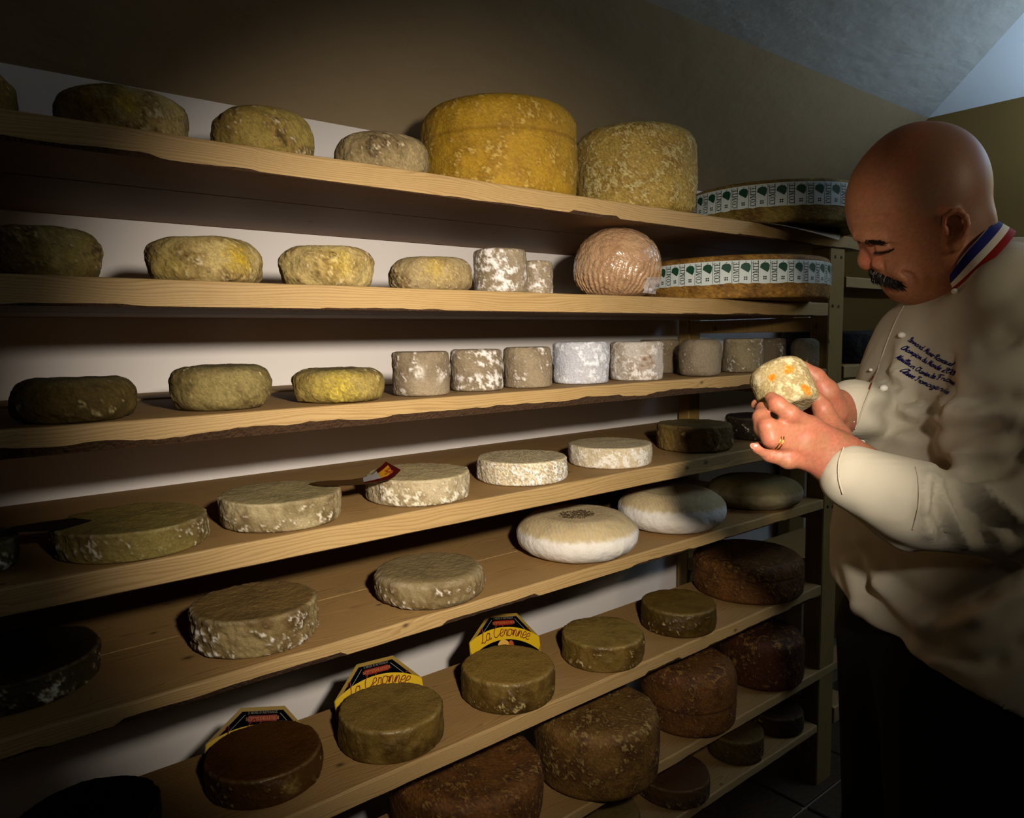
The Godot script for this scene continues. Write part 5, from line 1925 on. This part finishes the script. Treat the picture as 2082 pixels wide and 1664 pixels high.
func _folds() -> void:
	var t := 1.0
	# folds that run from the crook of the elbow
	for q in [[[[1928, 965], [1950, 1030], [2005, 1095]], 0.011, -0.011], [[[1935, 955], [2000, 1010], [2060, 1052]], 0.010, 0.009], [[[1945, 985], [2010, 1050], [2070, 1085]], 0.010, -0.010],
			[[[1920, 975], [1935, 1040], [1965, 1100]], 0.009, 0.008], [[[1905, 985], [1905, 1040], [1925, 1095]], 0.008, -0.007], [[[1890, 975], [1880, 1030], [1890, 1080]], 0.008, 0.006],
			[[[1925, 945], [1975, 968], [2040, 955], [2082, 930]], 0.010, -0.010], [[[1920, 935], [1960, 925], [2030, 915]], 0.012, 0.006],
			# upper sleeve
			[[[1930, 790], [1990, 805], [2060, 800]], 0.014, -0.006], [[[1925, 835], [1990, 845], [2060, 850]], 0.015, 0.005], [[[1935, 880], [2000, 870], [2070, 880]], 0.014, -0.005],
			[[[2000, 700], [2050, 680], [2082, 670]], 0.016, -0.005],
			# chest: pocket bag, pulls between the buttons
			[[[1840, 790], [1850, 812], [1875, 830], [1905, 838]], 0.008, -0.009], [[[1845, 775], [1843, 800], [1858, 822]], 0.006, 0.006], [[[1930, 722], [1926, 770], [1912, 820]], 0.007, -0.007],
			[[[1795, 810], [1840, 835], [1895, 850]], 0.012, 0.006], [[[1790, 830], [1840, 862], [1895, 870]], 0.012, -0.006], [[[1780, 870], [1840, 888], [1900, 905]], 0.013, 0.004],
			[[[1835, 705], [1830, 760], [1836, 800]], 0.010, 0.006],
			# belly below the forearm: sweeping drapes
			[[[1735, 1120], [1765, 1200], [1830, 1290]], 0.012, -0.007], [[[1745, 1110], [1790, 1190], [1870, 1270]], 0.012, 0.007], [[[1725, 1150], [1750, 1230], [1800, 1310]], 0.010, 0.006],
			[[[1760, 1130], [1830, 1200], [1930, 1250]], 0.014, -0.006], [[[1915, 1240], [1985, 1215], [2050, 1170], [2082, 1145]], 0.014, -0.009], [[[1925, 1260], [1990, 1245], [2070, 1200]], 0.016, 0.007],
			[[[1840, 1300], [1900, 1318], [1960, 1345]], 0.010, -0.004], [[[1830, 1320], [1900, 1345], [1985, 1372]], 0.008, 0.003], [[[1985, 1355], [2030, 1345], [2075, 1310]], 0.012, -0.005]]:
		fold(q[0], t, q[1], q[2])


func relax(P: PackedVector3Array, I: PackedInt32Array, times: int) -> PackedVector3Array:   # evens out the small steps of the mesh
	for t in times:
		var S := PackedVector3Array()
		var N := PackedInt32Array()
		S.resize(P.size())
		N.resize(P.size())
		for k in range(0, I.size(), 3):
			var a := I[k]
			var b := I[k + 1]
			var c := I[k + 2]
			S[a] += P[b] + P[c]
			S[b] += P[a] + P[c]
			S[c] += P[a] + P[b]
			N[a] += 2
			N[b] += 2
			N[c] += 2
		for i in P.size():
			if N[i] > 0:
				P[i] = P[i].lerp(S[i] / N[i], 0.6)
	return P


func on_coat(u: float, v: float, lift := 0.0) -> Vector3:
	var dir := (W(u, v, 1.0) - EYE).normalized()
	var p := coat.hit(EYE, dir, 0.7)
	var g := coat.grad(p)
	return p + g * (drape(p) + lift)


func _jacket_details(man: Node) -> void:
	# embroidery in blue thread on the left breast
	var emb := Node3D.new()
	emb.name = "embroidery"
	emb.set_meta("label", "four lines of blue script embroidery on the breast")
	man.add_child(emb)
	var lines := [
		["Bernard Mure-Ravaud", [[1849, 694], [1888, 721], [1923, 742]], 11.0],
		["Champion du Monde 2007", [[1841, 713], [1883, 739], [1923, 760]], 11.0],
		["Meilleur Ouvrier de France", [[1833, 733], [1878, 763], [1924, 776]], 11.0],
		["Classe Fromagerie", [[1841, 759], [1868, 778], [1912, 796]], 11.5]]
	for L in lines:
		var sc := script_strokes(L[0], 0.32)
		var pts := []
		for q in L[1]:
			pts.append(Vector2(q[0], q[1]))
		var base := spline(pts, 10)
		var st := st_new()
		for s in sc[1]:
			var line := []
			for q in s:
				var f := clampf(q.x / sc[0], 0.0, 1.0) * (base.size() - 1)
				var k := mini(int(f), base.size() - 2)
				var b: Vector2 = base[k].lerp(base[k + 1], f - k)
				var nn: Vector2 = (base[k + 1] - base[k]).normalized()
				var up2 := Vector2(nn.y, -nn.x)
				b += up2 * q.y * L[2] / 10.0
				line.append(on_coat(b.x, b.y, 0.0008))
			tube(st, line, 0.00068, 4)
		mi("script_line", done(st), mat(Color(0.03, 0.04, 0.32), 0.6), emb)
	# knotted buttons
	for q in [[1839, 683, 7.5], [1789, 795, 8.0], [1751, 897, 8.0], [1733, 855, 4.5], [1772, 753, 4.0], [1944, 594, 6.0]]:
		var p := on_coat(q[0], q[1], 0.003)
		var s := SphereMesh.new()
		s.radius = q[2] * 0.00074
		s.height = s.radius * 1.7
		s.radial_segments = 16
		s.rings = 10
		var b := mi("button", s, mat(Color(0.90, 0.88, 0.84), 0.6), man)
		b.position = p
	# edge of the front flap
	var st2 := st_new()
	var edge := []
	for q in [[1842, 622], [1822, 660], [1803, 706], [1788, 750], [1773, 790], [1757, 830], [1742, 872]]:
		edge.append(on_coat(q[0] - 3.0, q[1], 0.0008))
	tube(st2, spline(edge, 4), 0.0011, 6)
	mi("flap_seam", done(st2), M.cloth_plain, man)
	for q in [[[1775, 765], [1772, 775]], [[1771, 780], [1766, 792]]]:
		var st3 := st_new()
		tube(st3, [on_coat(q[0][0], q[0][1], 0.001), on_coat(q[1][0], q[1][1], 0.001)], 0.0008, 5)
		mi("red_thread", done(st3), mat(Color(0.5, 0.08, 0.04), 0.7), man)
	for L2 in [[[1862, 950], [1868, 985], [1866, 1030], [1856, 1075]], [[1716, 912], [1706, 940], [1706, 975], [1714, 1004]]]:
		var cu := []
		for q in L2:
			cu.append(on_coat(q[0], q[1], 0.0006))
		var st5 := st_new()
		tube(st5, spline(cu, 5), 0.0010, 6)
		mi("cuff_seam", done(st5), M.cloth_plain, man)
	# stand-up collar: three stripes round the neck
	var col := Node3D.new()
	col.name = "collar"
	col.set_meta("label", "stand-up collar striped blue, white and red")
	man.add_child(col)
	var c0 := H(1981, 533, 0.0)
	var a := (H(2046, 464, 0.0) - H(1912, 596, 0.0)) * 0.5
	var b := (EYE - HEAD).normalized() * 0.078
	var up := (RT * -0.28 + UP * 0.92)
	up = (up - a.normalized() * up.dot(a.normalized())).normalized()
	var stripes := [["collar_band", 0.0135, 0.0240, Color(0.86, 0.85, 0.82)], ["blue_stripe", 0.0105, 0.0225, Color(0.03, 0.09, 0.42)], ["white_stripe", 0.001, 0.0105, Color(0.86, 0.84, 0.80)], ["red_stripe", -0.009, 0.001, Color(0.55, 0.04, 0.03)]]
	for s in stripes:
		var P := PackedVector3Array()
		var n := 72
		var inner: bool = s[0] == "collar_band"
		for k in 5:
			for i in n:
				var ph := TAU * i / n
				var width := lerpf(0.55, 1.0, smoothstep(-1.0, 0.2, cos(ph)))     # narrower at the front
				var y0: float = s[1] * width
				var y1: float = s[2] * width
				var rr: float = 1.0 - (0.03 if inner else 0.0)
				var th := 0.0 if k in [0, 1, 4] else 0.0025
				var hgt: float = y0 if k in [0, 3, 4] else y1
				var flare := 1.0 + (0.03 - hgt) * 1.4
				var rad := Vector3(a * cos(ph) + b * sin(ph))
				P.append(c0 + rad * rr * flare - rad.normalized() * th + up * hgt)
		mi(s[0], grid_mesh(P, n, 5, true), mat(s[3], 0.75), col)
